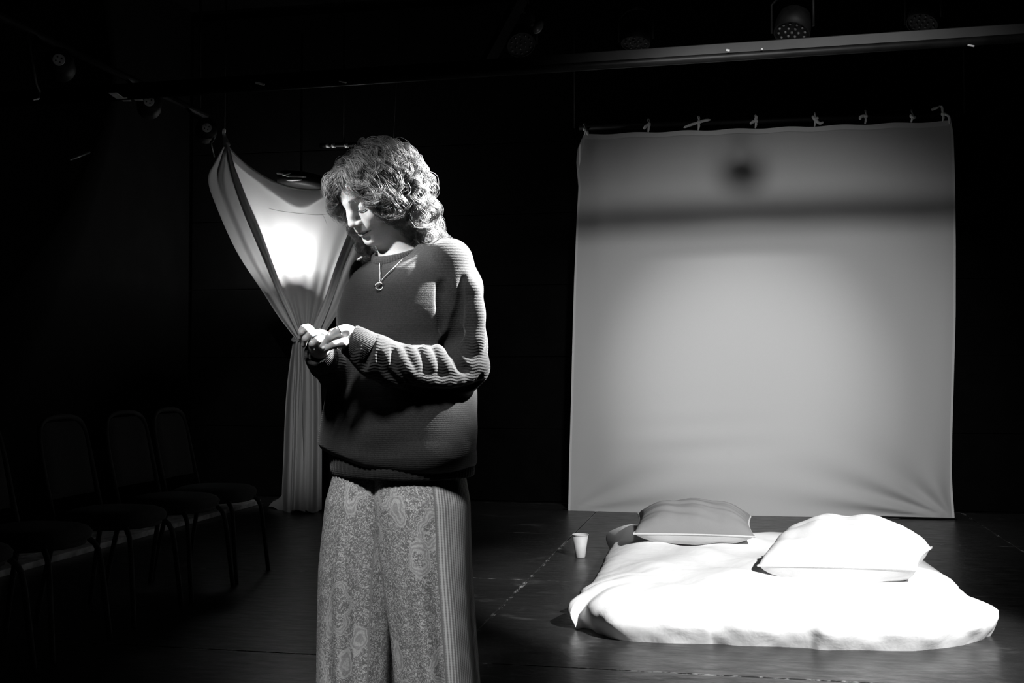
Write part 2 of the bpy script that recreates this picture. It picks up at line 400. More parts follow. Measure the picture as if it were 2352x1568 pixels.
# row of lamps along the left pipe, seen by their pale perforated discs
XP = -3.6
d0, d2 = onX(135, 137, XP), onX(475, 293, XP)
lp = MB().tube([(XP - 0.16, 2.0, d0[2] + 0.16), (XP - 0.16, 7.6, d0[2] + 0.16)], 0.024, 10).build('side_lamp_pipe', M['black_metal'])
MB().tube([(XP - 0.16, 7.5, d0[2] + 0.16), (XP - 0.16, 7.5, ZC)], 0.01, 6).build('drop_rod', M['black_metal'], lp)
MB().tube([(XP - 0.16, 3.0, d0[2] + 0.16), (XP - 0.16, 3.0, ZC)], 0.01, 6).build('drop_rod', M['black_metal'], lp)
tag(lp, 'black pipe carrying a row of lamps along the side wall', 'pipe')
for (px, py, lb) in ((135, 137, 'nearest stage lamp on the side pipe, pale perforated disc'), (342, 232, 'middle stage lamp on the side pipe beside small white plates'), (475, 293, 'farthest stage lamp on the side pipe above the draped curtain')):
    q = onX(px, py, XP); t = empty('side_lamp', tuple(q)); tag(t, lb, 'stage lamp', 'lamps on the side pipe')
    R = Matrix.Rotation(0.5, 3, 'Z') @ Matrix.Rotation(PI / 2, 3, 'X')
    MB().lathe([(0.045, -0.22), (0.075, -0.20), (0.075, -0.02), (0.06, 0.0)], 20, R).build('housing', M['black_metal'], t)
    g = MB().lathe([(1e-6, 0.004), (0.030, 0.004), (0.033, 0.0), (0.033, -0.004)], 20, R).build('end_disc', M['label_white'], t, smooth=False)
    mb = MB()
    for k in range(4): mb.lathe([(1e-6, 0.007), (0.0045, 0.006), (0.0045, 0.003)], 8, R, R @ Vector((0.016 * math.cos(k * PI / 2 + .4), 0.016 * math.sin(k * PI / 2 + .4), 0)))
    mb.build('holes', M['black_metal'], g)
    MB().tube([(-0.16, 0, 0.15), (-0.11, 0.04, 0.09), (-0.05, 0.09, 0.06)], 0.01, 6).build('bracket', M['black_metal'], t)
# four small white plates on the side pipe
for i, (px, py, sx) in enumerate(((268, 220, 0.09), (297, 218, 0.05), (287, 228, 0.055), (314, 226, 0.06))):
    q = onX(px, py, XP - 0.04)
    o = MB().box((0, 0, 0), (0.05, sx * 1.6, 0.006), Matrix.Rotation(0.2, 3, 'Z'), 0.002).build('white_plate', M['label_white'], smooth=False)
    o.location = q
    tag(o, ['long white plate at the left of a cluster by the side lamps', 'upper right white plate in a cluster by the side lamps', 'lower left white plate in a cluster by the side lamps', 'white plate of a cluster closest to the middle side lamp'][i], 'plate', 'white plates on the side pipe')
# handrail glint, pipe with pale rings, drum lantern above the curtain
a, b = onX(160, 367, -4.3), onX(205, 349, -4.3)
o = MB().tube([a, b], 0.010, 8).build('wall_rod', M['steel']); tag(o, 'thin pale metal rod high on the dark side wall', 'rod')
a, b = onY(735, 334, 8.6), onY(860, 330, 8.6)
t = empty('ringed_pipe', tuple(a)); tag(t, 'dark pipe with three bright rings beside the hair', 'pipe')
MB().tube([(0, 0, 0), b - a], 0.018, 10).build('pipe', M['black_metal'], t)
MB().tube([(0.2, 0, 0), (0.2, 0, ZC - a[2])], 0.008, 6).build('drop_rod', M['black_metal'], t)
for px in (753, 766, 796): MB().tube([onY(px - 3, 333.5, 8.6) - a, onY(px + 4, 333.3, 8.6) - a], 0.021, 12).build('ring', M['label_white'], t)
# hooks by the farthest side lamp
q = onX(488, 330, XP + 0.02); t = MB().tube([q + np.array(v) for v in ((0, 0.02, 0.06), (0, 0, 0.02), (0.0, -0.03, 0.0), (0, -0.01, -0.03), (0, 0.02, -0.09))], 0.010, 6).build('hook', M['steel'])
tag(t, 'small pale metal hook under the farthest side lamp', 'hook')
q = onX(82, 215, XP - 0.1); t = MB().tube([np.array([XP - 0.16, q[1], d0[2] + 0.15])] + [q + np.array(v) for v in ( (0, 0.0, 0.05), (0, 0.03, 0.02), (0.0, 0.02, -0.02), (0, -0.03, -0.04))], 0.010, 6).build('hook', M['steel'])
tag(t, 'small dim metal hook under the nearest side lamp', 'hook')
q = onY(692, 412, 8.75); t = empty('drum_lantern', tuple(q)); tag(t, 'dark shallow drum lantern with pale streaks above the draped curtain', 'stage lamp')
R = Matrix.Rotation(0.12, 3, 'Y')
MB().lathe([(0.10, 0.05), (0.17, 0.045), (0.20, 0.0), (0.19, -0.05), (0.14, -0.06)], 28, R).build('housing', M['black_metal'], t)
mb = MB()
for (x0, z0, L, r) in ((-0.12, 0.012, 0.14, -0.12), (0.03, -0.005, 0.16, 0.10), (0.02, -0.035, 0.12, 0.14), (-0.05, 0.005, 0.08, 0.2)):
    pts = [(x0 + L * s - L / 2, -math.sqrt(max(0.0, 0.196 ** 2 - (x0 + L * s - L / 2) ** 2)) - 0.006, z0 + r * (s - .5) * 0.12) for s in np.linspace(0, 1, 6)]
    mb.tube([R @ Vector(p) for p in pts], [0.003, 0.008, 0.01, 0.009, 0.007, 0.003], 6)
mb.build('foil_streaks', M['label_white'], t)
MB().tube([(0, 0, 0.04), (0, 0, 0.5), (0, 0, 1.2)], 0.01, 6).build('drop_rod', M['black_metal'], t)

# ================================================================== hung sheet (rear centre)
YS = 8.88
sheet = empty('backdrop_sheet', tuple(onz(1750, 1184)))
tag(sheet, 'large square pale sheet hung from ties behind the bed', 'sheet')
so = np.array(sheet.location)
def edge(pts):
    P = np.array([onY(x, y, YS) for x, y in pts]); return P
LE = edge([(1345, 308), (1331, 338), (1327, 370), (1332, 430), (1327, 520), (1322, 640), (1318, 780), (1314, 950), (1311, 1060), (1309, 1173)])
RE = edge([(2181, 277), (2186, 310), (2189, 400), (2191, 560), (2191, 720), (2187, 880), (2184, 1000), (2184, 1090), (2189, 1192)])
def on_edge(E, v):
    z = lerp(E[0][2], E[-1][2], v); return np.array([np.interp(-z, -E[:, 2], E[:, 0]), YS, z])
def sheet_fn(u, v, push=0.0):
    a, b = on_edge(LE, v), on_edge(RE, v); p = lerp(a, b, u)
    p[2] += 0.012 * (1 - v) * (abs(math.sin(PI * 7 * u)) ** 0.6 - 1) * -1 * 0 - 0.010 * (1 - v) ** 6 * math.sin(PI * 7 * u) ** 2
    # long soft vertical folds, deeper to the right, and pulls to the lower corners
    y = 0.010 * math.sin(u * 23 + 0.8 * math.sin(3 * v)) * (0.35 + 0.9 * u ** 3) * math.sin(PI * min(1, v * 1.1 + 0.05))
    y += 0.016 * math.sin(u * 61 + v * 3) * max(0, u - 0.80) * 5 * v * (1 - 0.5 * v)
    y += 0.006 * math.sin(u * 47 - v * 2) * max(0, 0.22 - u) * 5
    cr, cl = math.hypot((1 - u), (1 - v) * 2.2), math.hypot(u, (1 - v) * 2.2)
    ar = math.atan2((1 - v) * 2.2, (1 - u) + 1e-4); al = math.atan2((1 - v) * 2.2, u + 1e-4)
    y += 0.030 * math.exp(-(cr / 0.34) ** 2) * math.sin(ar * 13) * min(1, cr * 6)
    y += 0.016 * math.exp(-(cl / 0.45) ** 2) * math.sin(al * 10) * min(1, cl * 5)
    y += -0.05 * v ** 5 * math.sin(PI * u) + 0.05 * math.sin(PI * v) * (u - 0.5) ** 2
    y += 0.0035 * math.sin(v * 90 + 5 * u) * math.exp(-((v - 0.82) / 0.08) ** 2) * math.exp(-((u - 0.33) / 0.2) ** 2)
    p[1] += y - push
    return p - so
cloth('sheet_cloth', sheet_fn, 180, 150, M['sheet'], sheet)
cloth('top_hem', lambda u, v: sheet_fn(u, v * 0.013, 0.006), 90, 3, M['hem'], sheet)
cloth('side_hem', lambda u, v: sheet_fn(0.998 + 0.006 * u, v, 0.005), 3, 80, M['hem'], sheet)
cloth('side_hem', lambda u, v: sheet_fn(-0.004 + 0.006 * u, v, 0.005), 3, 80, M['hem'], sheet)
# folded ear at the upper left edge
ear = edge([(1345, 312), (1330, 338), (1325, 358), (1329, 392), (1334, 372), (1340, 348)]) - so
cloth('folded_corner', lambda u, v: lerp(lerp(ear[0], ear[1], u), lerp(ear[5], ear[3], u), v) + np.array([0.0, -0.012 - 0.012 * math.sin(PI * u), 0]), 8, 10, M['hem'], sheet)
MB().tube([onz(1293, 1170.5) - so + np.array([0, 0, 0.008]), onz(2199, 1194) - so + np.array([0, 0, 0.008])], 0.007, 8).build('bottom_rod', M['black_metal'], sheet)
# pipe and ties
pa, pb = onY(1320, 294, YS + 0.02), onY(2215, 262, YS + 0.02)
pipe = MB().tube([pa + (pb - pa) * 0.012, pb - (pb - pa) * 0.01], 0.022, 12).build('backdrop_pipe', M['black_metal'])
for e_ in (pa, pb):
    o = MB().tube([e_, np.array([e_[0], e_[1], ZC])], 0.006, 6).build('pipe_wire', M['black_metal']); tag(o, 'black wire holding the %s end of the sheet pipe' % ('left' if e_[0] < 0 else 'right'), 'wire')
tag(pipe, 'black horizontal pipe from which the pale sheet is tied', 'pipe')
def tie(px, py_top, py_bot, tails):
    mb = MB(); a = onY(px, py_bot, YS - 0.01) - so; b = onY(px + 1, py_top, YS - 0.02) - so
    mb.tube([a, lerp(a, b, 0.5) + np.array([0.004, -0.012, 0]), b], [0.006, 0.010, 0.008], 6)
    mb.ball(b + np.array([0, -0.006, -0.002]), 0.017, 6)
    c = onY(px + 1, py_top - 3, YS + 0.02) - so
    n = 14; mb.tube([c + np.array([0.006 * math.sin(k * 0.9), 0.030 * math.sin(2 * PI * k / n), 0.006 + 0.030 * math.cos(2 * PI * k / n)]) for k in range(n + 1)], 0.005, 5)
    for pts in tails:
        P = [onY(x, y, YS - 0.03) - so for x, y in pts]; mb.tube(catmull(P, 8), [0.008, 0.011, 0.012, 0.012, 0.012, 0.011, 0.009, 0.004], 5)
    mb.build('tie', M['hem'], sheet)
for args in ((1343, 297, 309, [[(1343, 297), (1349, 303), (1350, 311)]]),
             (1489, 287, 303, [[(1489, 286), (1482, 291), (1479, 297)], [(1489, 286), (1494, 282)]]),
             (1604, 281, 299, [[(1604, 281), (1588, 286), (1570, 293)], [(1604, 281), (1618, 277), (1632, 275)]]),
             (1735, 278, 294, [[(1735, 277), (1727, 281), (1723, 285)], [(1735, 277), (1738, 266)]]),
             (1871, 273, 290, [[(1871, 273), (1882, 283), (1892, 280)], [(1871, 273), (1866, 266)], [(1872, 274), (1880, 270)]]),
             (1987, 267, 284, [[(1987, 265), (1977, 268), (1976, 275)]]),
             (2093, 266, 281, [[(2093, 264), (2099, 270), (2103, 267)]]),
             (2165, 262, 279, [[(2165, 258), (2164, 245), (2156, 244)], [(2156, 245), (2146, 249), (2139, 253)], [(2166, 260), (2180, 268), (2181, 285)]])):
    tie(*args)

# ================================================================== draped curtain (rear left), lit from behind
YC = 8.45
cur = empty('draped_curtain', tuple(onz(690, 1176))); co = np.array(cur.location)
tag(cur, 'pale curtain gathered and tied at the middle, glowing from a lamp behind', 'curtain')
def cpt(x, y, dY=0.0): return onY(x, y, YC + dY) - co
def poly(pts, n): return catmull(pts, n)
def strip_fn(A, B, dA, dB, folds=0, amp=0.0, ph=0.0):
    """cloth between two pixel polylines with its own depth and lengthwise folds"""
    A2, B2 = catmull(A, 60), catmull(B, 60)
    def fn(u, v):
        i = v * 59; k = min(int(i), 58); f = i - k
        a, b = lerp(A2[k], A2[k + 1], f), lerp(B2[k], B2[k + 1], f); p = lerp(a, b, u)
        y = lerp(dA, dB, u) + amp * math.sin(u * folds * 2 * PI + ph + 0.8 * math.sin(v * 3)) * (0.4 + 0.6 * math.sin(PI * min(1, v + 0.15)))
        return cpt(p[0], p[1], y)
    return fn
left_in = [(526, 338), (540, 385), (566, 452), (600, 532), (640, 640), (668, 708), (692, 772)]
right_in = [(898, 350), (870, 390), (838, 455), (798, 540), (768, 618), (742, 700), (716, 772)]
def back_fn(u, v):
    L2, R2 = np.array(left_in, float), np.array(right_in, float)
    t = v * 0.999 * 6; k = int(t); f = t - k
    a, b = lerp(L2[k], L2[k + 1], f), lerp(R2[k], R2[k + 1], f)
    sag = 92 * (1 - (2 * u - 1) ** 2) ** 0.9 * (1 - v) ** 1.5
    p = lerp(a, b, u); y = 0.03 + 0.06 * math.sin(PI * u) * math.sin(PI * min(1, v * 1.05))
    y += 0.012 * v ** 2 * math.sin(u * 30 + v * 3) + 0.004 * math.sin(u * 17 + v * 5)
    return cpt(p[0], p[1] + sag, y)
cloth('back_panel', back_fn, 70, 80, M['drape'], cur)
def hem_fn(u, v):            # turned-down second layer along the top, ending in a soft point
    drop = 0.17 + 0.085 * math.exp(-((u - 0.47) / 0.16) ** 2) - 0.03 * math.cos(u * 9)
    return back_fn(u * 0.98 + 0.01, 0.004 + v * drop) + np.array([0, 0.018, 0])
cloth('folded_top', hem_fn, 60, 14, M['drape_mid'], cur)
MB().tube([back_fn(u, 0.002) for u in np.linspace(0, 1, 50)], 0.009, 6).build('top_edge', M['drape'], cur)
MB().tube([back_fn(u, 0.30 + 0.012 * math.sin(u * 11)) + np.array([0, -0.006, 0]) for u in np.linspace(0.20, 0.92, 30)], 0.0016, 5).build('seam', M['drape'], cur)
MB().tube([back_fn(u, v) + np.array([0, -0.006, 0]) for u, v in zip(np.linspace(0.64, 0.70, 8), np.linspace(0.31, 0.38, 8))], 0.0016, 5).build('seam', M['drape'], cur)
left_out = [(520, 326), (497, 366), (478, 412), (500, 482), (545, 580), (602, 668), (640, 727), (684, 784)]
cloth('left_fold', strip_fn(left_out, [(524, 330)] + left_in[1:], -0.02, -0.05, 2.2, 0.022, 0.5), 40, 60, M['drape_thick'], cur)
cloth('left_fold', strip_fn([(519, 330), (530, 400), (556, 480), (596, 575), (632, 660), (662, 722), (690, 780)], [(527, 336)] + left_in[1:], -0.085, -0.07, 1.3, 0.014, 2.0), 24, 60, M['drape_thick'], cur)
right_out = [(904, 350), (930, 410), (900, 490), (850, 590), (812, 662), (778, 716), (744, 768)]
cloth('right_fold', strip_fn(right_in[:-1] + [(708, 772)], right_out, -0.05, -0.02, 2.0, 0.020, 1.0), 36, 60, M['drape_thick'], cur)
cloth('right_fold', strip_fn([(x + 2, y) for x, y in right_in[:-1]] + [(710, 775)], [(x * 0.55 + x2 * 0.45, y) for (x, y), (x2, _) in zip(right_in, right_out)], -0.08, -0.075, 1.2, 0.012, 0.2), 22, 60, M['drape_thick'], cur)
# hanging tail under the knot
tl = catmull([(676, 776), (672, 790), (663, 850), (655, 940), (651, 1050), (648, 1110), (646, 1173)], 40)
tr = catmull([(720, 770), (714, 800), (730, 842), (737, 890), (739, 1000), (739, 1100), (739, 1172)], 40)
def tail_fn(u, v):
    i = v * 39; k = min(int(i), 38); f = i - k
    a, b = lerp(tl[k], tl[k + 1], f), lerp(tr[k], tr[k + 1], f); p = lerp(a, b, u)
    s = 0.3 + 0.7 * min(1, v * 2.5)
    y = -0.03 + s * (0.035 * math.sin(u * 13 + 1.2 + 0.6 * v) + 0.022 * math.sin(u * 29 + 1.3 * v)) - 0.12 * v * math.sin(PI * u)
    q = cpt(p[0], p[1] + 5 * math.sin(u * 10) * v ** 8, y)
    return q
cloth('hanging_tail', tail_fn, 60, 70, M['drape'], cur)
# second lap of the tail, and the corner that lies on the boards
def lap_fn(u, v):
    q = tail_fn(0.30 + 0.36 * u * (0.4 + 0.6 * v), 0.10 + 0.90 * v); return q + np.array([-0.01, -0.03 - 0.05 * math.sin(PI * u) * v, 0.0])
cloth('hanging_tail', lap_fn, 26, 50, M['drape'], cur)
k0, k1, k2 = onz(616, 1166) - co, onz(650, 1172) - co, cpt(648, 1136, 0.02)
cloth('floor_corner', lambda u, v: lerp(k0, lerp(k1, k2, v), u) + np.array([0, 0, 0.006 + 0.01 * math.sin(u * 6)]), 10, 8, M['drape'], cur)
ring = [cpt(697 + 25 * math.cos(t_), 775 + 4 * math.sin(t_ * 2) - 5 * math.cos(t_), -0.02 + 0.07 * math.sin(t_)) for t_ in np.linspace(0, 2 * PI, 24)]
MB().tube(ring, 0.010, 8).build('waist_tie', M['drape'], cur)
MB().tube(catmull([cpt(521, 334, -0.05), cpt(517, 318, -0.03), cpt(514, 306, 0), cpt(516, 296, 0.02)], 10), [0.03, 0.026, 0.022, 0.018, 0.015, 0.013, 0.013, 0.015, 0.014, 0.006], 8).build('corner_tie', M['drape'], cur)
MB().tube(catmull([cpt(900, 350, -0.04), cpt(902, 343, 0), cpt(904, 337, 0.02)], 8), [0.03, 0.024, 0.018, 0.014, 0.012, 0.012, 0.01, 0.006], 8).build('corner_tie', M['drape'], cur)
# wires the corners hang from
for (px, py, px2, nm) in ((516, 296, 505, 'thin black wire holding the left corner of the draped curtain'), (904, 337, 910, 'thin black wire holding the right corner of the draped curtain')):
    a = onY(px, py, YC + 0.02); o = MB().tube([a, np.array([a[0] - 0.04 if px < 600 else a[0] + .04, a[1] + 0.1, ZC])], 0.004, 6).build('hanging_wire', M['black_metal']); tag(o, nm, 'wire')
# lamp on a stand behind the curtain
q = onY(682, 608, YC + 0.36); lamp = empty('stand_lamp', (q[0], q[1], 0)); tag(lamp, 'lamp on a stand glowing behind the draped curtain', 'lamp')
zb = q[2]
MB().lathe([(0.16, 0.0), (0.16, 0.012), (0.03, 0.03), (0.012, 0.05)], 24).build('base', M['black_metal'], lamp)
MB().tube([(0, 0, 0.03), (0, 0, zb - 0.16)], 0.012, 8).build('pole', M['black_metal'], lamp)
MB().lathe([(0.03, -0.17), (0.10, -0.15), (0.135, -0.10), (0.14, -0.055), (0.13, -0.055), (0.12, -0.09), (0.02, -0.14)], 28, None, (0, 0, zb)).build('reflector_bowl', M['black_metal'], lamp)
t = NT('lamp_glow'); t.base(0.9); t.b.inputs['Emission Color'].default_value = (1, 1, 1, 1); t.b.inputs['Emission Strength'].default_value = 30
MB().ball((0, 0, zb), 0.04, 10).build('bulb', t.m, lamp)
ld = bpy.data.lights.new('curtain_lamp_light', 'POINT'); ld.energy = 130; ld.shadow_soft_size = 0.045
lo = bpy.data.objects.new('curtain_lamp_light', ld); COL.objects.link(lo); lo.location = (q[0], q[1] , zb + 0.0)

# ================================================================== bed
def noise2(x, y, s=0.0): return (math.sin(x * 1.7 + y * 2.3 + s) + math.sin(x * -2.9 + y * 1.3 + 2.1 * s + 1.0) + 0.6 * math.sin(x * 4.1 + y * 3.7 + s * 3)) / 2.6
front = [onz(x, y) for x, y in ((1335, 1446), (1400, 1472), (1500, 1480), (1610, 1483), (1645, 1483), (1710, 1488), (1800, 1490), (1860, 1493), (1905, 1498), (2000, 1498), (2110, 1500), (2200, 1491), (2250, 1482))]
right = [onz(2284, 1452, 0.03), onz(2295, 1412, 0.09), onz(2262, 1386, 0.12), onz(2212, 1344, 0.13), onz(2196, 1327, 0.13), onz(2150, 1290, 0.14), onz(2090, 1245, 0.16)]
back = [onz(2000, 1208, 0.17), onz(1900, 1206, 0.17), onz(1800, 1213, 0.17), onz(1700, 1206, 0.17), onz(1600, 1200, 0.17), onz(1480, 1198, 0.16), onz(1434, 1208, 0.14)]
left = [onz(1419, 1222, 0.11), onz(1392, 1238, 0.07), onz(1410, 1248, 0.09), onz(1389, 1268, 0.12), onz(1374, 1303, 0.12), onz(1353, 1338, 0.11), onz(1328, 1374, 0.10), onz(1307, 1396, 0.09), onz(1312, 1425, 0.04)]
OUT = catmull(np.array(front + right + back + left)[:, :2], 320, True)
bc = OUT.mean(axis=0)
duv = empty('duvet', (bc[0], bc[1], 0)); tag(duv, 'thick white duvet bedding spread low on the stage floor', 'bedding')
CB = onz(1465, 1222, 0.15); rings = 46; V = []; TL = math.atan2(*(onz(1325, 1430)[:2] - bc)[::-1]); TR = math.atan2(*(onz(2282, 1450)[:2] - bc)[::-1])
for k in range(rings):
    s = k / (rings - 1)
    for i in range(320):
        o = OUT[i] - bc; th = math.atan2(o[1], o[0]); ed = np.linalg.norm(o)
        if s < 0.90:
            r = (s / 0.90) ** 0.75; zf = (1 - r ** 5) ** 0.5; rr = r
        else:                         # round under the puffed edge to the boards
            f = (s - 0.90) / 0.10; rr = 1.0 - 0.035 * f ** 2; zf = 0.0
        H = 0.185 + 0.02 * noise2(o[0] * rr * 5, o[1] * rr * 5, 0.7)
        x, y = bc + o * rr
        if s < 0.90:
            hump = 0.05 * math.exp(-((x - 0.62) / 0.40) ** 2 - ((y - 6.3) / 0.30) ** 2)
            hump += 0.05 * math.exp(-((x - CB[0]) / 0.16) ** 2 - ((y - CB[1]) / 0.22) ** 2)
            z = 0.085 + (H - 0.085 + hump * min(1, 2.5 * (1 - rr))) * zf
            z += 0.008 * rr ** 3 * noise2(th * 11, rr * 5, 2.0) * (1 - rr ** 12)
        else:
            z = 0.085 * (1 - f) ** 0.8
        q = 1 + 0.008 * rr ** 8 * noise2(th * 13, z * 20, 1.0) * (1.0 if z > 0.01 else 0.5)
        cf = math.exp(-((th - TL) / 0.20) ** 2) + 0.55 * math.exp(-((th - TR) / 0.17) ** 2)          # bunched corners
        q += cf * rr ** 6 * (0.011 * math.sin(th * 47 + 14 * z) + 0.006 * math.sin(th * 83 - 20 * z)); z += cf * rr ** 5 * 0.012 * math.sin(th * 47 + 1.2) * (z / 0.1 if z < 0.1 else 1.0)
        V.append((o[0] * rr * q, o[1] * rr * q, max(0.0, z)))
Q = [(k * 320 + i, k * 320 + (i + 1) % 320, (k + 1) * 320 + (i + 1) % 320, (k + 1) * 320 + i) for k in range(rings - 1) for i in range(320)]
link('cover', quads_mesh('cover', np.array(V), np.array(Q)[:, ::-1]), M['duvet'], duv)

def pillow(name, a, b, T, mats, loc, rot, label, wr=0.012, seed=0.0, flat=0.75, group='bed pillows'):
    t = empty(name, loc); t.rotation_euler = rot; tag(t, label, 'pillow', group)
    n = 44
    def shell(sgn, zk):
        def fn(u, v):
            x, y = 2 * u - 1, 2 * v - 1
            X = x * a * (1 - 0.07 * (1 - y * y)); Y = y * b * (1 - 0.08 * (1 - x * x))
            z = T * (max(0, (1 - abs(x) ** 2.6)) * max(0, (1 - abs(y) ** 2.6))) ** 0.5
            ed = (1 - x ** 8) * (1 - y ** 8)
            z += wr * ed * noise2(x * 3 + 2 * y, y * 4 - x, seed) * (z / T) ** 0.5
            e = max(abs(x), abs(y)); z += 0.005 * math.sin(x * 26 + seed) * (1 - abs(y) ** 6) * max(0, abs(y) - 0.6) + 0.005 * math.sin(y * 22 + seed) * max(0, abs(x) - 0.6)
            return np.array([X, Y, T * 0.45 + sgn * z * zk])
        return fn
    cloth('upper_case', shell(1, 1.0), n, n, mats[0], t)
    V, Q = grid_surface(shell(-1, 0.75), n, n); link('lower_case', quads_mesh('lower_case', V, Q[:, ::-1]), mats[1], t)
    sm = []
    for k in range(80):
        s = k / 80 * 4; e = s % 1 * 2 - 1; x, y = [(e, -1), (1, e), (-e, 1), (-1, -e)][int(s)]
        sm.append((x * a * (1 - 0.07 * (1 - y * y)), y * b * (1 - 0.08 * (1 - x * x)), T * 0.45))
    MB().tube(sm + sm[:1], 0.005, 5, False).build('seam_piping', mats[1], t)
    return t
c1 = onz(1591, 1240, 0.20)
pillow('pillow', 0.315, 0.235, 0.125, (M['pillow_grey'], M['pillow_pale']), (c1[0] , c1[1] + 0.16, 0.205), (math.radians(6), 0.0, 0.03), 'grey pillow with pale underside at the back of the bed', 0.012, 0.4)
c2 = onz(1950, 1318, 0.20)
pillow('pillow', 0.345, 0.25, 0.18, (M['pillow_white'], M['pillow_white']), (c2[0] + 0.01, c2[1] + 0.20, 0.165), (math.radians(3), math.radians(-3), -0.28), 'plump white pillow lying toward the right of the bed', 0.02, 1.9)

# ------------------------------------------------------------------ paper cup
q = onz(1333, 1279); cup = empty('paper_cup', (q[0], q[1], 0)); tag(cup, 'white paper cup standing on the floor beside the bed', 'cup')
H = 0.135
MB().lathe([(0.024, 0.004), (0.027, 0.0), (0.029, 0.002), (0.046, H - 0.004), (0.0448, H - 0.004), (0.0285, 0.012), (1e-5, 0.010)], 36).build('cup_body', M['paper'], cup)
MB().lathe([(0.0475 + 0.0022 * math.cos(a), H - 0.003 + 0.0028 * math.sin(a)) for a in np.linspace(0, 2 * PI, 8, endpoint=False)], 36, close=True).build('rolled_rim', M['paper'], cup)

# ------------------------------------------------------------------ row of chairs, seats facing the stage
def make_chair(name):
    t = empty(name)
    # seat: rounded cushion, local +X is the front
    V = []; n = 36; prof = [(0.0, 0.028), (0.5, 0.028), (0.8, 0.024), (0.93, 0.012), (1.0, -0.008), (0.97, -0.03), (0.90, -0.036), (0.0, -0.036)]
    for r, z in prof:
        for k in range(n):
            a = 2 * PI * k / n; c, s = math.cos(a), math.sin(a)
            V.append((0.21 * r * abs(c) ** 0.72 * np.sign(c), 0.215 * r * abs(s) ** 0.72 * np.sign(s), 0.455 + z))
    Fq = [(i * n + k, i * n + (k + 1) % n, (i + 1) * n + (k + 1) % n, (i + 1) * n + k) for i in range(len(prof) - 1) for k in range(n)]
    link('seat', mesh_of('seat', V, Fq), M['dark_fabric'], t)
    mb = MB(); mb.tube([(0.195 * math.cos(a), 0.2 * math.sin(a), 0.415) for a in np.linspace(0, 2 * PI, 29)], 0.011, 8, False); mb.build('seat_frame', M['chair_metal'], t)
    for sx, sy in ((1, 1), (1, -1)):
        MB().tube(catmull([(0.15, sy * 0.16, 0.415), (0.185, sy * 0.185, 0.36), (0.205, sy * 0.200, 0.18), (0.222, sy * 0.212, 0.0)], 10), 0.0115, 8).build('leg', M['chair_metal'], t)
    for sy in (1, -1):
        MB().tube(catmull([(-0.15, sy * 0.17, 0.415), (-0.18, sy * 0.185, 0.36), (-0.215, sy * 0.20, 0.18), (-0.245, sy * 0.212, 0.0)], 10), 0.0115, 8).build('leg', M['chair_metal'], t)
    arc = [(-0.17, -0.19, 0.41), (-0.205, -0.19, 0.56), (-0.245, -0.188, 0.74), (-0.265, -0.165, 0.845), (-0.272, -0.10, 0.882), (-0.274, 0, 0.888), (-0.272, 0.10, 0.882), (-0.265, 0.165, 0.845), (-0.245, 0.188, 0.74), (-0.205, 0.19, 0.56), (-0.17, 0.19, 0.41)]
    MB().tube(catmull(arc, 44), 0.0115, 8).build('back_frame', M['chair_metal'], t)
    def bk(sg):
        def fn(u, v):
            y = (2 * u - 1); z = 0.53 + 0.335 * v; hw = 0.172 * min(1.0, (1 - max(0, (v - 0.72) / 0.28) ** 3 * 0.35))
            x = -0.195 - 0.075 * (z - 0.5) / 0.37 - 0.012 * (1 - y * y)
            th = 0.018 * (max(0, 1 - y ** 6) * max(0, 1 - (2 * v - 1) ** 8)) ** 0.5
            return np.array([x + sg * th, y * hw, z])
        return fn
    V1, Q1 = grid_surface(bk(1), 14, 14); V2, Q2 = grid_surface(bk(-1), 14, 14)
    link('backrest', quads_mesh('backrest', np.vstack([V1, V2]), np.vstack([Q1, Q2[:, ::-1] + len(V1)])), M['dark_fabric'], t)
    return t
def copy_tree(o, parent=None):
    c = o.copy(); COL.objects.link(c); c.parent = parent
    for ch in list(o.children): copy_tree(ch, c)
    return c
proto = make_chair('stacking_chair')
ch_lab = ['dark stacking chair nearest the draped curtain, farthest of the row', 'dark stacking chair second from the draped curtain', 'dark stacking chair in the middle of the side row',
          'dark stacking chair second from the camera in the side row', 'dark stacking chair at the near end of the row, mostly out of frame']
for i, Y in enumerate((5.9, 5.44, 4.9, 4.29, 3.77)):
    c = proto if i == 0 else copy_tree(proto)
    c.location = (-2.53 - 0.222, Y - 0.212, 0); c.rotation_euler.z = (0.02, -0.03, 0.0, 0.04, -0.02)[i]
    tag(c, ch_lab[i], 'chair', 'row of dark chairs at the side')
# pale boards lying along the wall behind the chairs
pb_ = empty('board_stack', (-4.05, 6.5, 0)); tag(pb_, 'low strip of pale wooden boards on the floor behind the chairs', 'boards')
for k in range(3):
    o = MB().box((-0.19 + 0.16 * k, 0, 0.018), (0.152, 4.6, 0.036), None, 0.004).build('board', M['pale_wood'], pb_, smooth=False)

# ================================================================== the performer
DW = 2.75
proot = C0 + cH * DW + cR * (930 - 1176) / FOC * DW; proot[2] = 0
person = empty('person', tuple(proot), YAW)
tag(person, 'person with curly hair, dark sweater and patterned trousers, looking down at their hands', 'person')
def Lp(px, py, dd=0.0):
    r = ray(px, py); P = C0 + r * ((DW + dd) / (r @ cH)) - proot
    return np.array([P @ cR, P @ cH, P[2]])
def to_px(p):                                   # for reading positions back while authoring
    P = proot + cR * p[0] + cH * p[1] + np.array([0, 0, p[2]]) - C0; z = P @ cF
    return 1176 + FOC * (P @ cR) / z, 784 - FOC * (P @ cU) / z

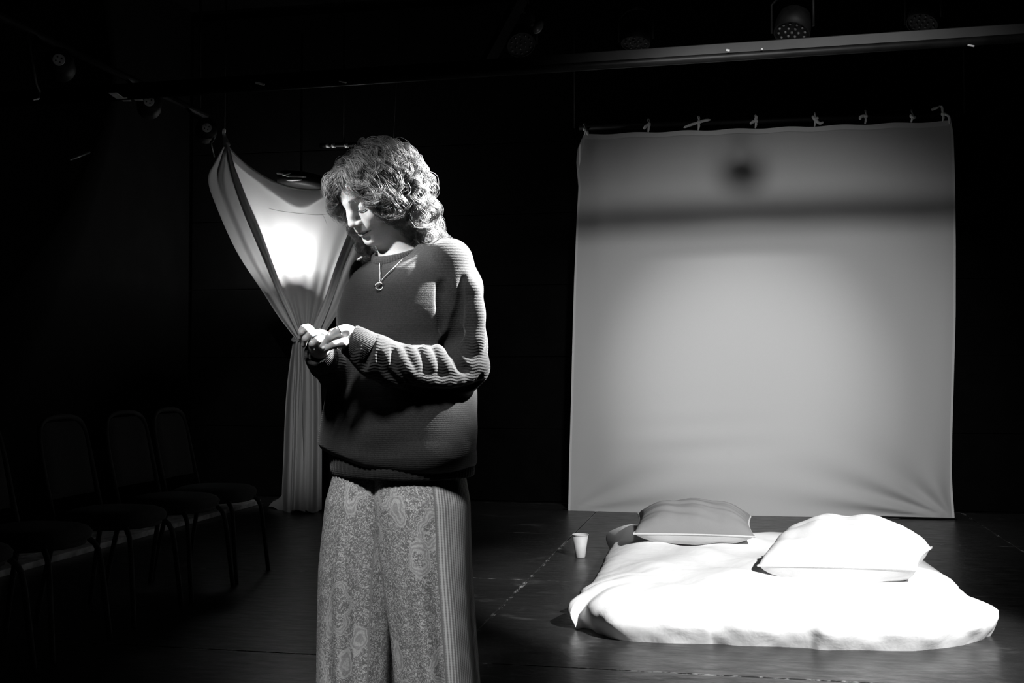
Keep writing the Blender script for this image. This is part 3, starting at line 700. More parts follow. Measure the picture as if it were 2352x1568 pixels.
class Field:
    """a signed-distance volume on a rectilinear grid; parts are blended in and the zero surface is meshed"""
    def __init__(s, ax): s.ax = [np.asarray(a, np.float32) for a in ax]; s.D = np.full([len(a) for a in ax], 0.2, np.float32)
    def sl(s, lo, hi, m):
        r = []
        for a, l, h in zip(s.ax, lo, hi):
            i, j = np.searchsorted(a, l - m), np.searchsorted(a, h + m); r.append(slice(max(0, i - 1), min(len(a), j + 1)))
        return tuple(r)
    def pts(s, S): return np.meshgrid(s.ax[0][S[0]], s.ax[1][S[1]], s.ax[2][S[2]], indexing='ij', sparse=True)
    def apply(s, S, d, k, op):
        a = s.D[S]
        if op == 'u':
            if k <= 0: s.D[S] = np.minimum(a, d)
            else:
                h = np.maximum(k - np.abs(a - d), 0) / k; s.D[S] = np.minimum(a, d) - h * h * k * 0.25
        else:
            d = -d; h = np.maximum(k - np.abs(a - d), 0) / k; s.D[S] = np.maximum(a, d) + h * h * k * 0.25
    def cap(s, a, b, ra, rb, k=0.01, op='u'):
        a, b = np.asarray(a, float), np.asarray(b, float); m = max(ra, rb) + k + 0.012
        S = s.sl(np.minimum(a, b), np.maximum(a, b), m); X, Y, Z = s.pts(S); ab = b - a; L = ab @ ab + 1e-12
        t = np.clip(((X - a[0]) * ab[0] + (Y - a[1]) * ab[1] + (Z - a[2]) * ab[2]) / L, 0, 1)
        d = np.sqrt((X - a[0] - t * ab[0]) ** 2 + (Y - a[1] - t * ab[1]) ** 2 + (Z - a[2] - t * ab[2]) ** 2) - (ra + t * (rb - ra))
        s.apply(S, d.astype(np.float32), k, op)
    def chain(s, P, R, k=0.01, op='u'):
        for i in range(len(P) - 1): s.cap(P[i], P[i + 1], R[i], R[i + 1], k, op)
    def ell(s, c, r, B=None, k=0.01, op='u'):
        c = np.asarray(c, float); r = np.asarray(r, float); m = r.max() + k + 0.012
        S = s.sl(c, c, m); X, Y, Z = s.pts(S); x, y, z = X - c[0], Y - c[1], Z - c[2]
        if B is None: u, v, w_ = x, y, z
        else: u, v, w_ = (x * B[0][0] + y * B[0][1] + z * B[0][2], x * B[1][0] + y * B[1][1] + z * B[1][2], x * B[2][0] + y * B[2][1] + z * B[2][2])
        k0 = np.sqrt((u / r[0]) ** 2 + (v / r[1]) ** 2 + (w_ / r[2]) ** 2); k1 = np.sqrt((u / r[0] ** 2) ** 2 + (v / r[1] ** 2) ** 2 + (w_ / r[2] ** 2) ** 2) + 1e-9
        s.apply(S, (k0 * (k0 - 1) / k1).astype(np.float32), k, op)
    def mesh(s, smooth=1):
        D = s.D; N = D < 0; nx, ny, nz = D.shape
        cnt = np.zeros((nx - 1, ny - 1, nz - 1), np.uint8)
        for i in (0, 1):
            for j in (0, 1):
                for k in (0, 1): cnt += N[i:nx - 1 + i, j:ny - 1 + j, k:nz - 1 + k]
        act = np.argwhere((cnt > 0) & (cnt < 8)); idx = np.full(cnt.shape, -1, np.int32); idx[tuple(act.T)] = np.arange(len(act))
        I, J, K = act.T; acc = np.zeros((len(act), 3)); c = np.zeros(len(act))
        for axis in range(3):
            for o1 in (0, 1):
                for o2 in (0, 1):
                    a = [0, 0, 0]; other = [q for q in range(3) if q != axis]; a[other[0]] = o1; a[other[1]] = o2; b = list(a); b[axis] = 1
                    ia, ib = (I + a[0], J + a[1], K + a[2]), (I + b[0], J + b[1], K + b[2]); da, db = D[ia], D[ib]
                    cross = (da < 0) != (db < 0); t = np.where(cross, da / np.where(cross, da - db, 1), 0)
                    pa = np.stack([s.ax[q][ia[q]] for q in range(3)], 1); pb_ = np.stack([s.ax[q][ib[q]] for q in range(3)], 1)
                    acc += np.where(cross[:, None], pa + (pb_ - pa) * t[:, None], 0); c += cross
        V = acc / c[:, None]; quads = []
        for axis in range(3):
            o = [q for q in range(3) if q != axis]
            s0 = [slice(None)] * 3; s1 = [slice(None)] * 3; s0[axis] = slice(0, -1); s1[axis] = slice(1, None)
            e = np.argwhere(N[tuple(s0)] != N[tuple(s1)])
            ok = (e[:, o[0]] > 0) & (e[:, o[1]] > 0) & (e[:, o[0]] < D.shape[o[0]] - 1) & (e[:, o[1]] < D.shape[o[1]] - 1); e = e[ok]
            def cell(d0, d1):
                q = e.copy(); q[:, o[0]] -= d0; q[:, o[1]] -= d1; return idx[tuple(q.T)]
            q = np.stack([cell(1, 1), cell(0, 1), cell(0, 0), cell(1, 0)], 1)
            flip = N[tuple(e.T)]                      # inside -> outside along the axis
            if axis == 1: flip = ~flip
            q[~flip] = q[~flip][:, ::-1]; quads.append(q)
        Q = np.vstack(quads); Q = Q[(Q >= 0).all(1)]
        for _ in range(smooth):
            acc = np.zeros_like(V); n = np.zeros(len(V))
            for a, b in ((0, 1), (1, 2), (2, 3), (3, 0)):
                for p, r in ((a, b), (b, a)):
                    for ch in range(3): acc[:, ch] += np.bincount(Q[:, p], V[Q[:, r], ch], len(V))
                    n += np.bincount(Q[:, p], minlength=len(V))
            V = 0.5 * V + 0.5 * acc / np.maximum(n, 1)[:, None]
        return V, Q
def axis_of(segs):
    """non-uniform axis: list of (start, end, step)"""
    out = []
    for a, b, st in segs: out += list(np.arange(a, b - st * 0.3, st))
    return np.array(out + [segs[-1][1]])
def attr(me, name, vals):
    a = me.attributes.new(name, 'FLOAT', 'POINT'); a.data.foreach_set('value', np.ascontiguousarray(vals, np.float32))

# ---- body facing and head frame (local axes: x to the right of the view, y away from the camera, z up)
BY = math.radians(35)
bF = np.array([-math.sin(BY), -math.cos(BY), 0]); bS = np.array([math.cos(BY), -math.sin(BY), 0])     # forward, the person's left
HPSI, HPIT = math.radians(42), math.radians(35)
fh = np.array([-math.sin(HPSI), -math.cos(HPSI), 0])
hF = fh * math.cos(HPIT) - np.array([0, 0, math.sin(HPIT)]); hU = fh * math.sin(HPIT) + np.array([0, 0, math.cos(HPIT)])
hS = np.array([math.cos(HPSI), -math.sin(HPSI), 0])
HS = 0.915; HO = Lp(855, 437, -0.065)
def hp(f, u, s_): return HO + HS * (hF * f + hU * u + hS * s_)
HB = np.array([hF, hU, hS])

# ---------------------------------------------------------------- body: head, neck, trunk, arms, hands, legs in one skin
bod = Field([axis_of([(-0.30, 0.07, 0.0019), (0.07, 0.24, 0.006)]), axis_of([(-0.36, 0.02, 0.0019), (0.02, 0.26, 0.006)]),
             axis_of([(0.0, 1.10, 0.012), (1.10, 1.24, 0.0019), (1.24, 1.33, 0.006), (1.33, 1.69, 0.0019)])])
def he(c, r, k, op='u', B=HB): bod.ell(hp(*c), np.array(r) * HS, B, k * HS, op)
def hc(a, b, ra, rb, k, op='u'): bod.cap(hp(*a), hp(*b), ra * HS, rb * HS, k * HS, op)
he((-0.010, 0.026, 0), (0.094, 0.076, 0.072), 0.0)
he((0.034, 0.036, 0), (0.062, 0.050, 0.061), 0.02)
he((0.034, -0.038, 0), (0.056, 0.078, 0.056), 0.025)
he((0.042, -0.078, 0), (0.042, 0.036, 0.043), 0.02)
hc((0.010, -0.070, 0.048), (0.066, -0.104, 0.016), 0.014, 0.013, 0.02); hc((0.010, -0.070, -0.048), (0.066, -0.104, -0.016), 0.014, 0.013, 0.02)
he((0.076, -0.103, 0), (0.017, 0.016, 0.020), 0.014)
for s_ in (-1, 1):
    he((0.060, -0.034, s_ * 0.043), (0.026, 0.024, 0.022), 0.02)
    hc((0.084, 0.013, s_ * 0.010), (0.068, 0.016, s_ * 0.044), 0.010, 0.006, 0.018)
    he((0.101, -0.005, s_ * 0.033), (0.016, 0.012, 0.018), 0.016, 's')
    he((0.0725, -0.006, s_ * 0.0325), (0.0145, 0.0125, 0.016), 0.006)
    hc((0.0845, -0.0135, s_ * 0.022), (0.081, -0.0145, s_ * 0.043), 0.0016, 0.0012, 0.004)
    he((-0.008, -0.014, s_ * 0.074), (0.017, 0.030, 0.008), 0.006)
he((0.080, -0.062, 0), (0.020, 0.022, 0.027), 0.014)
hc((0.086, 0.008, 0), (0.100, -0.018, 0), 0.0095, 0.0085, 0.016)
hc((0.100, -0.018, 0), (0.1085, -0.036, 0), 0.0085, 0.0095, 0.010)
he((0.107, -0.040, 0), (0.0105, 0.0085, 0.0115), 0.006)
for s_ in (-1, 1):
    he((0.098, -0.0435, s_ * 0.0125), (0.0105, 0.0075, 0.0065), 0.005)
    he((0.103, -0.0515, s_ * 0.0065), (0.006, 0.004, 0.0035), 0.003, 's')
P = [(0.0800, -0.0715, -0.026), (0.0915, -0.0680, -0.013), (0.0965, -0.0670, -0.004), (0.0965, -0.0670, 0.004), (0.0915, -0.0680, 0.013), (0.0800, -0.0715, 0.026)]
bod.chain([hp(*q) for q in P], [0.002, 0.0042, 0.005, 0.005, 0.0042, 0.002], 0.004)
P = [(0.0800, -0.0735, -0.024), (0.0900, -0.0785, -0.012), (0.0940, -0.0795, 0), (0.0900, -0.0785, 0.012), (0.0800, -0.0735, 0.024)]
bod.chain([hp(*q) for q in P], [0.002, 0.0048, 0.0056, 0.0048, 0.002], 0.004)
P = [(0.0830, -0.0725, -0.026), (0.0960, -0.0730, -0.012), (0.1010, -0.0730, 0), (0.0960, -0.0730, 0.012), (0.0830, -0.0725, 0.026)]
bod.chain([hp(*q) for q in P], [0.0012, 0.0018, 0.002, 0.0018, 0.0012], 0.002, 's')
he((0.0955, -0.0915, 0), (0.008, 0.006, 0.018), 0.008, 's')
# neck and trunk
NB = Lp(938, 612, 0.0)
bod.cap(hp(-0.022, -0.055, 0), NB + bF * 0.012, 0.050, 0.054, 0.022)
bod.chain([NB, Lp(940, 720, 0.0), Lp(930, 880, 0.0), Lp(926, 1040, 0.0)], [0.06, 0.115, 0.095, 0.12], 0.03)
SL, SR = Lp(1036, 625, -0.085), Lp(852, 655, 0.085)
bod.cap(NB - bF * 0.01, SL, 0.045, 0.036, 0.03); bod.cap(NB + np.array([0, 0, -0.02]), SR, 0.04, 0.032, 0.02)
EL, ER = Lp(1072, 852, -0.088), Lp(806, 858, 0.02)
WL, WR_ = Lp(806, 776, -0.235), Lp(738, 802, -0.16)
bod.chain([SL, Lp(1072, 740, -0.085), EL], [0.036, 0.026, 0.024], 0.02); bod.chain([EL, Lp(940, 842, -0.185), Lp(870, 815, -0.225), WL], [0.024, 0.026, 0.025, 0.023], 0.015)
bod.chain([SR, ER], [0.032, 0.033], 0.02); bod.chain([ER, WR_], [0.033, 0.023], 0.015)
HL, HR = Lp(985, 1100, -0.04), Lp(858, 1100, 0.05)
for hip, kx, ax_ in ((HL, 1000, 1005), (HR, 832, 826)):
    kn = Lp(kx, 1480, -0.05 if kx > 900 else 0.04); an = Lp(ax_, 1790, -0.03 if kx > 900 else 0.06)
    bod.chain([hip, kn, an], [0.085, 0.055, 0.036], 0.03); bod.cap(an, an + bF * 0.12 + np.array([0, 0, -0.07]), 0.034, 0.026, 0.02)
# the person's left hand: pinching, first finger and thumb meet
pl = lambda x, y, d=0.0: Lp(x, y, -0.255 + d)
bod.cap(WL, pl(794, 770, 0.012), 0.023, 0.024, 0.01)
bod.ell(pl(793, 767, 0.016), (0.020, 0.024, 0.017), None, 0.010)
bod.chain([pl(797, 758, -0.004), pl(777, 760, -0.012), pl(757, 774, -0.016), pl(740, 795, -0.014)], [0.0115, 0.0098, 0.0082, 0.0062], 0.004)      # index
bod.chain([pl(804, 785, 0.000), pl(787, 787, -0.018), pl(768, 791, -0.024), pl(746, 802, -0.019)], [0.012, 0.0102, 0.0086, 0.0066], 0.002)       # thumb
bod.chain([pl(786, 757, 0.018), pl(764, 764, 0.014), pl(749, 782, 0.012), pl(744, 798, 0.010)], [0.0100, 0.0088, 0.0078, 0.0062], 0.003)        # middle
bod.chain([pl(788, 757, 0.036), pl(770, 765, 0.036), pl(758, 783, 0.036), pl(756, 797, 0.032)], [0.0095, 0.0084, 0.0074, 0.0060], 0.003)        # ring
bod.chain([pl(792, 762, 0.052), pl(779, 772, 0.054), pl(772, 787, 0.054), pl(771, 797, 0.050)], [0.0088, 0.0076, 0.0068, 0.0056], 0.003)        # little
# the right hand: fingers curled in, seen from the knuckles
pr = lambda x, y, d=0.0: Lp(x, y, -0.215 + d)
bod.cap(WR_, pr(733, 798, 0.03), 0.023, 0.025, 0.01)
bod.ell(pr(727, 787, 0.020), (0.020, 0.026, 0.020), None, 0.010)
bod.chain([pr(741, 797, -0.010), pr(740, 778, -0.032), pr(728, 781, -0.046), pr(717, 790, -0.048), pr(717, 802, -0.040)], [0.0090, 0.0085, 0.0078, 0.0073, 0.0060], 0.003)
bod.chain([pr(730, 790, 0.000), pr(724, 765, -0.022), pr(712, 767, -0.036), pr(701, 778, -0.038), pr(698, 792, -0.030)], [0.0092, 0.0086, 0.0079, 0.0073, 0.0060], 0.003)
bod.chain([pr(722, 784, 0.020), pr(713, 756, -0.002), pr(702, 756, -0.014), pr(693, 764, -0.016), pr(690, 776, -0.010)], [0.0088, 0.0081, 0.0074, 0.0068, 0.0057], 0.003)
bod.chain([pr(718, 784, 0.038), pr(707, 752, 0.022), pr(697, 753, 0.010), pr(690, 760, 0.008)], [0.0090, 0.0080, 0.0072, 0.0060], 0.004)
bod.chain([pr(742, 800, 0.018), pr(750, 782, 0.004), pr(744, 768, -0.006), pr(735, 762, -0.012)], [0.0115, 0.0100, 0.0088, 0.0070], 0.005)
V, Q = bod.mesh(1); del bod
me = quads_mesh('body', V, Q)
hl = (V - HO) @ HB.T / HS; F_, U_, S_ = hl.T; inhead = (np.abs(F_) < 0.13) & (U_ > -0.13) & (U_ < 0.14) & (np.abs(S_) < 0.1)
tint = np.ones(len(V))
def soft(d, w_): return np.clip(1 - d / w_, 0, 1)
lips = soft(np.sqrt(((U_ + 0.0730) / 0.0105) ** 2 + (S_ / 0.026) ** 2) - 0.75, 0.30) * (F_ > 0.076) * inhead
tint -= 0.55 * lips
brow = soft(np.abs(U_ - (0.0155 + 0.003 * np.sin(np.clip((np.abs(S_) - 0.012) / 0.04, 0, 1) * 3.0))) / 0.0042 - 0.5, 0.6) * (np.abs(S_) > 0.013) * (np.abs(S_) < 0.054) * (F_ > 0.05) * inhead
tint -= 0.75 * brow
ss = lambda x, a, b: np.clip((x - a) / (b - a), 0, 1)
scalp_old = inhead * ((U_ > 0.070 - 0.02 * (F_ < 0.05)) | (F_ < 0.012)) * ((U_ > -0.06) | (F_ < -0.02)) * (U_ > -0.075)
scalp = inhead * np.maximum(ss(U_ + 0.10 * np.clip(0.05 - F_, 0, 0.2), 0.066, 0.082), ss(-F_, -0.02, 0.0) * ss(U_, -0.075, -0.05))
tint = tint * (1 - scalp) + 0.10 * scalp
attr(me, 'tint', np.clip(tint, 0.05, 1))
link('body', me, M['skin'], person)
# lashes of the lowered lids
for s_ in (-1, 1):
    mb = MB(); pts = [hp(0.0875 - 0.25 * (abs(x) - 0.026) ** 2 * 40 * (abs(x) > 0.026), -0.0135 - 0.0035 * math.sin((abs(x) - 0.017) / 0.030 * PI), s_ * x) for x in np.linspace(0.017, 0.047, 12)]
    mb.tube(pts, [0.0006] + [0.0012] * 10 + [0.0006], 5)
    for p_ in pts[2:-1:1]: mb.tube([p_, p_ + hF * 0.003 - hU * 0.0030, p_ + hF * 0.005 - hU * 0.0035], [0.0005, 0.0004, 0.0001], 3)
    mb.build('eyelashes', M['lash'], person)
# thumb nail and ring
MB().ball(pl(743, 799, -0.024), 0.0042, 6).build('fingernail', M['label_white'], person)
c = pl(780, 760, -0.011); axd = pl(757, 776, -0.016) - pl(793, 760, -0.006); axd /= np.linalg.norm(axd)
u1 = np.cross(axd, [0, 0, 1.0]); u1 /= np.linalg.norm(u1); u2 = np.cross(axd, u1)
MB().tube([c + 0.0112 * (u1 * math.cos(a) + u2 * math.sin(a)) for a in np.linspace(0, 2 * PI, 25)], 0.0014, 6, False).build('finger_ring', M['silver'], person)

# ---------------------------------------------------------------- sweater
sw = Field([np.arange(-0.28, 0.235, 0.0026), np.arange(-0.36, 0.24, 0.0026), np.arange(0.81, 1.44, 0.0026)])
TZ = [(1100, 925, 0.180, 0.135), (1075, 925, 0.190, 0.145), (1040, 925, 0.198, 0.150), (980, 927, 0.196, 0.148), (900, 931, 0.188, 0.140), (800, 936, 0.180, 0.130), (720, 939, 0.174, 0.124), (660, 941, 0.166, 0.116), (625, 944, 0.146, 0.105), (600, 946, 0.11, 0.088), (570, 948, 0.07, 0.065)]
zz = np.array([Lp(930, r[0])[2] for r in TZ]); o = np.argsort(zz)
tcx = np.array([Lp(r[1], r[0])[0] for r in TZ])[o]; tw = np.array([r[2] for r in TZ])[o]; tt = np.array([r[3] for r in TZ])[o]; zz = zz[o]
S = (slice(None),) * 3; X, Y, Z = sw.pts(S); zf = Z[0, 0]
cx, ww, th_ = (np.interp(zf, zz, a)[None, None, :].astype(np.float32) for a in (tcx, tw, tt))
lean = (np.interp(zf, [0.8, 1.0, 1.25, 1.42], [0.0, 0.015, 0.012, -0.01])[None, None, :]).astype(np.float32)
dx_, dy_ = X - cx, Y - 0.0
su = dx_ * bS[0] + dy_ * bS[1]; fu = dx_ * bF[0] + dy_ * bF[1] - lean
n_ = ((np.abs(su) / ww) ** 2.5 + (np.abs(fu) / th_) ** 2.5) ** (1 / 2.5)
ang = np.arctan2(fu, su)
fold_ = 0.0045 * np.sin(ang * 5 + Z * 14) * np.clip((1.10 - Z) * 6, 0, 1) + 0.006 * np.exp(-((Z - 0.915 + 0.04 * dx_) / 0.03) ** 2) * np.cos(ang * 3 - 1.0) + 0.004 * np.sin(ang * 3 + Z * 40) * np.exp(-((Z - 1.18) / 0.10) ** 2)
d = (n_ - 1) * np.minimum(ww, th_) * 1.05 - fold_
zb_ = np.interp(X[:, 0, 0], [Lp(750, 1040)[0], Lp(800, 1052)[0], Lp(860, 1068)[0], Lp(940, 1078)[0], Lp(1095, 1079)[0]], [Lp(750, 1042)[2], Lp(800, 1054)[2], Lp(860, 1069)[2], Lp(940, 1078)[2], Lp(1095, 1080)[2]])[:, None, None]
kk = 0.035; b_ = zb_ - Z; h_ = np.maximum(kk - np.abs(d - b_), 0) / kk; d = np.maximum(d, b_) + h_ * h_ * kk * 0.25
top = Z - Lp(930, 588)[2]; h_ = np.maximum(kk - np.abs(d - top), 0) / kk; d = np.maximum(d, top) + h_ * h_ * kk * 0.25
sw.D = d.astype(np.float32)
# shoulders
sw.cap(NB - bF * 0.012 + np.array([0, 0, 0.018]), Lp(1032, 598, -0.085), 0.056, 0.051, 0.03)
sw.cap(NB - bF * 0.012 + np.array([0, 0, 0.018]), Lp(850, 630, 0.085), 0.050, 0.047, 0.03)
T_ = sw.D.copy()
# near sleeve: upper arm, bagged elbow, forearm
upL = [Lp(1036, 604, -0.085), Lp(1060, 660, -0.095), Lp(1066, 720, -0.095), Lp(1071, 790, -0.095), Lp(1073, 836, -0.10)]
sw.chain(upL, [0.050, 0.0475, 0.047, 0.0475, 0.050], 0.016)
sw.chain([Lp(1066, 842, -0.105), Lp(1020, 850, -0.135), Lp(968, 849, -0.165), Lp(905, 838, -0.205), Lp(862, 818, -0.225), Lp(838, 803, -0.232)], [0.052, 0.0525, 0.0515, 0.0485, 0.047, 0.041], 0.014)
sw.chain([Lp(1088, 846, -0.09), Lp(1060, 868, -0.11), Lp(1010, 872, -0.14)], [0.032, 0.033, 0.030], 0.02)
# far sleeve
sw.chain([Lp(850, 634, 0.085), Lp(842, 700, 0.06), Lp(832, 780, 0.04), Lp(812, 850, 0.015)], [0.048, 0.046, 0.047, 0.050], 0.016)
sw.chain([Lp(812, 852, 0.010), Lp(775, 852, -0.06), Lp(748, 832, -0.12), Lp(736, 818, -0.145)], [0.050, 0.046, 0.038, 0.032], 0.014)
# creases of the near sleeve
DC = sw.D.copy()
def surf_dd(px, py):                              # depth at which the cloth is met, looking from the front
    for dd in np.arange(-0.33, 0.10, 0.002):
        q = Lp(px, py, dd); i = [int(round((q[j] - sw.ax[j][0]) / 0.0026)) for j in range(3)]
        if all(0 <= i[j] < len(sw.ax[j]) for j in range(3)) and DC[tuple(i)] < 0: return dd
    return None
def on_cloth(pts, inset):
    out = []
    for x, y in catmull(pts, 14):
        d_ = surf_dd(x, y)
        if d_ is not None: out.append(Lp(x, y, d_ + inset))
    return out
def crease(pts, r, k=0.012, inset=0.0):
    P = on_cloth(pts, inset); n = len(P); sw.chain(P, [r * (0.35 + 0.65 * math.sin(PI * (i + .5) / n)) for i in range(n)], k, 's')
def ridge(pts, r, k=0.014, inset=0.004):
    P = on_cloth(pts, inset); n = len(P); sw.chain(P, [r * (0.4 + 0.6 * math.sin(PI * (i + .5) / n)) for i in range(n)], k, 'u')
crease([(1016, 794), (1030, 786), (1046, 772), (1060, 760)], 0.015, 0.010, 0.004)
crease([(904, 800), (912, 838), (944, 866), (1000, 882), (1060, 880), (1104, 866)], 0.0075, 0.012)
crease([(930, 886), (1000, 900), (1070, 893), (1108, 876)], 0.005, 0.010)
crease([(1030, 792), (1044, 815), (1058, 840), (1070, 850)], 0.008, 0.014)
crease([(1016, 650), (1016, 700), (1020, 762)], 0.007, 0.016)
crease([(1066, 640), (1066, 690), (1050, 740), (1036, 775)], 0.007, 0.018)
crease([(856, 764), (846, 800), (834, 846)], 0.006)
crease([(872, 812), (884, 850), (920, 878)], 0.004, 0.010)
ridge([(916, 806), (930, 842), (965, 868), (1030, 878), (1090, 866)], 0.009)
for x in (938, 972, 1004): ridge([(x, 800), (x + 8, 818), (x + 20, 846)], 0.007, 0.014)
ridge([(1082, 650), (1092, 720), (1094, 800)], 0.010, 0.025)
# openings: neck, cuffs
NC = Lp(917, 590, -0.02); na = np.array([0, 0, 0.93]) + bF * 0.37; na /= np.linalg.norm(na)
sw.cap(NC - na * 0.004, NC + na * 0.10, 0.060, 0.066, 0.010, 's')
sleeve_d = sw.D
V, Q = sw.mesh(1)
me = quads_mesh('sweater', V, Q)
ia = [np.clip(np.searchsorted(sw.ax[q], V[:, q]), 0, len(sw.ax[q]) - 1) for q in range(3)]
sl_amt = np.clip((T_[tuple(ia)] - 0.004) / 0.02, 0, 1)
shl = np.clip((V[:, 2] - 1.28) / 0.05, 0, 1) * np.clip((V[:, 0] - 0.06) / 0.05, 0, 1)
attr(me, 'sleeve', np.maximum(sl_amt, shl)); attr(me, 'forearm', sl_amt * np.clip((1.205 - V[:, 2]) / 0.04, 0, 1))
sweater = link('sweater', me, M['knit'], person); del sw, T_
sweater['label'] = 'dark knitted sweater with ribbed sleeves'
SWV, SWQ = V, Q
# ribbed bands
def band(name, ringfn, rings_, ribs, depth, parent):
    n = 220; V = []; 
    for k, (t_, off) in enumerate(rings_):
        for i in range(n):
            a = 2 * PI * i / n; p, nr = ringfn(a, t_); V.append(p + nr * (off + depth * math.sin(a * ribs)))
    Q = [(k * n + i, k * n + (i + 1) % n, (k + 1) * n + (i + 1) % n, (k + 1) * n + i) for k in range(len(rings_) - 1) for i in range(n)]
    me = quads_mesh(name, np.array(V), np.array(Q)); attr(me, 'sleeve', np.zeros(len(V))); return link(name, me, M['knit'], parent)
def hem_ring(a, t_):
    z = Lp(930, 1040 + 50 * t_)[2]; w_, h__ = lerp(0.180, 0.177, t_), lerp(0.138, 0.136, t_); c, s_ = math.cos(a), math.sin(a)
    e = (abs(c) ** 2.5 + abs(s_) ** 2.5) ** (-1 / 2.5)
    nr = bS * c + bF * s_; p = np.array([Lp(925, 1060)[0], 0.0, z]) + bS * w_ * c * e + bF * (h__ * s_ * e + 0.002); return p, nr
band('hem', hem_ring, [(0, -0.02), (0.02, 0), (0.5, 0.001), (0.95, 0), (1.0, -0.004), (0.97, -0.012)], 72, 0.0012, sweater)
def tube_ring(A, B, ra, rb):
    ax_ = (B - A) / np.linalg.norm(B - A); u1 = np.cross(ax_, [0, 0, 1.0]); u1 /= np.linalg.norm(u1); u2 = np.cross(ax_, u1)
    def fn(a, t_):
        nr = u1 * math.cos(a) + u2 * math.sin(a); return lerp(A, B, t_) + nr * lerp(ra, rb, t_), nr
    return fn
band('cuff', tube_ring(Lp(848, 806, -0.228), Lp(800, 777, -0.238), 0.040, 0.0335), [(0, -0.006), (0.05, 0.002), (0.5, 0.002), (0.93, 0.001), (1.0, -0.002), (0.97, -0.008)], 60, 0.0006, sweater)
band('cuff', tube_ring(Lp(742, 826, -0.135), Lp(728, 808, -0.180), 0.036, 0.031), [(0, -0.006), (0.05, 0.002), (0.5, 0.002), (0.93, 0.001), (1.0, -0.002), (0.97, -0.008)], 60, 0.0006, sweater)
band('collar', tube_ring(NC - na * 0.006, NC + na * 0.020, 0.064, 0.0585), [(0, -0.004), (0.1, 0.004), (0.5, 0.006), (0.9, 0.004), (1.0, 0.0), (0.8, -0.004), (0.2, -0.004)], 60, 0.0008, sweater)

# ---------------------------------------------------------------- trousers
BND = math.radians(-70)
def leg_mesh(rows, mirror, ph):
    n = 160; rows = np.array(rows, float); m = 90; V = []; UV = []
    T = np.linspace(0, 1, m); py = lerp(rows[0, 0], rows[-1, 0], T)
    col = [np.interp(py, rows[:, 0], rows[:, k]) for k in range(1, 5)]
    for k in range(m):
        c = Lp(col[0][k], py[k], col[2][k]); hw, hd = col[1][k], col[3][k]
        g = np.clip((py[k] - 1060) / 360, 0, 1.6)
        for i in range(n + 1):
            a = 2 * PI * i / n
            r = 1 + g * (0.045 * math.sin(7 * a + ph + 0.5 * math.sin(2.0 * T[k] * 3)) + 0.03 * math.sin(11 * a + 2 * ph - T[k] * 2)) + 0.012 * math.sin(5 * a + py[k] * 0.013)
            r = lerp(r, 1 + (r - 1) * 0.5, abs(math.cos(a)) ** 4)
            V.append(c + np.array([hw * math.cos(a) * r, hd * math.sin(a) * r, 0]))
            da = (a - BND + PI / 2) % (2 * PI) - PI / 2
            UV.append(((da if not mirror else (a + 1.2) % (2 * PI) + 1.6) * 0.112, c[2]))
    w_ = n + 1; Q = [(k * w_ + i, k * w_ + i + 1, (k + 1) * w_ + i + 1, (k + 1) * w_ + i) for k in range(m - 1) for i in range(n)]
    return V, UV, Q
nearleg = [(1050, 960, 0.108, -0.03, 0.110), (1090, 962, 0.111, -0.03, 0.117), (1150, 968, 0.115, -0.035, 0.128), (1300, 979, 0.107, -0.045, 0.130), (1450, 993, 0.100, -0.050, 0.128), (1568, 1003, 0.0975, -0.05, 0.130), (1850, 1022, 0.100, -0.05, 0.135)]
farleg = [(1050, 868, 0.100, 0.03, 0.108), (1090, 860, 0.101, 0.03, 0.114), (1150, 846, 0.103, 0.035, 0.125), (1300, 832, 0.103, 0.040, 0.128), (1450, 826, 0.101, 0.045, 0.128), (1568, 823, 0.099, 0.045, 0.130), (1850, 815, 0.102, 0.045, 0.135)]
V1, U1, Q1 = leg_mesh(nearleg, False, 0.6); V2, U2, Q2 = leg_mesh(farleg, True, 2.1)
V = np.array(V1 + V2); Q = np.array(Q1 + [tuple(i + len(V1) for i in q) for q in Q2])[:, ::-1]
me = quads_mesh('trousers', V, Q); uvl = me.uv_layers.new(name='UVMap'); UV = np.array(U1 + U2, np.float32)
li = np.zeros(len(me.loops), np.int32); me.loops.foreach_get('vertex_index', li); uvl.data.foreach_set('uv', UV[li].ravel())
tr_o = link('trousers', me, M['trouser'], person); tr_o['label'] = 'wide paisley-print trousers with a striped side border'
for fx, fd in ((1010, -0.06), (824, 0.04)):
    base = Lp(fx, 1840, fd); base[2] = 0; P = [base - bF * 0.08 + np.array([0, 0, 0.032]), base + np.array([0, 0, 0.034]), base + bF * 0.09 + np.array([0, 0, 0.028]), base + bF * 0.16 + np.array([0, 0, 0.022])]
    mb = MB(); mb.tube(catmull(P, 14), [0.022, 0.030, 0.033, 0.034, 0.034, 0.035, 0.036, 0.037, 0.037, 0.036, 0.033, 0.029, 0.022, 0.010], 14)
    mb.v = [(a, b, max(0.0, c)) for a, b, c in mb.v]; mb.build('shoe', M['leather'], person)

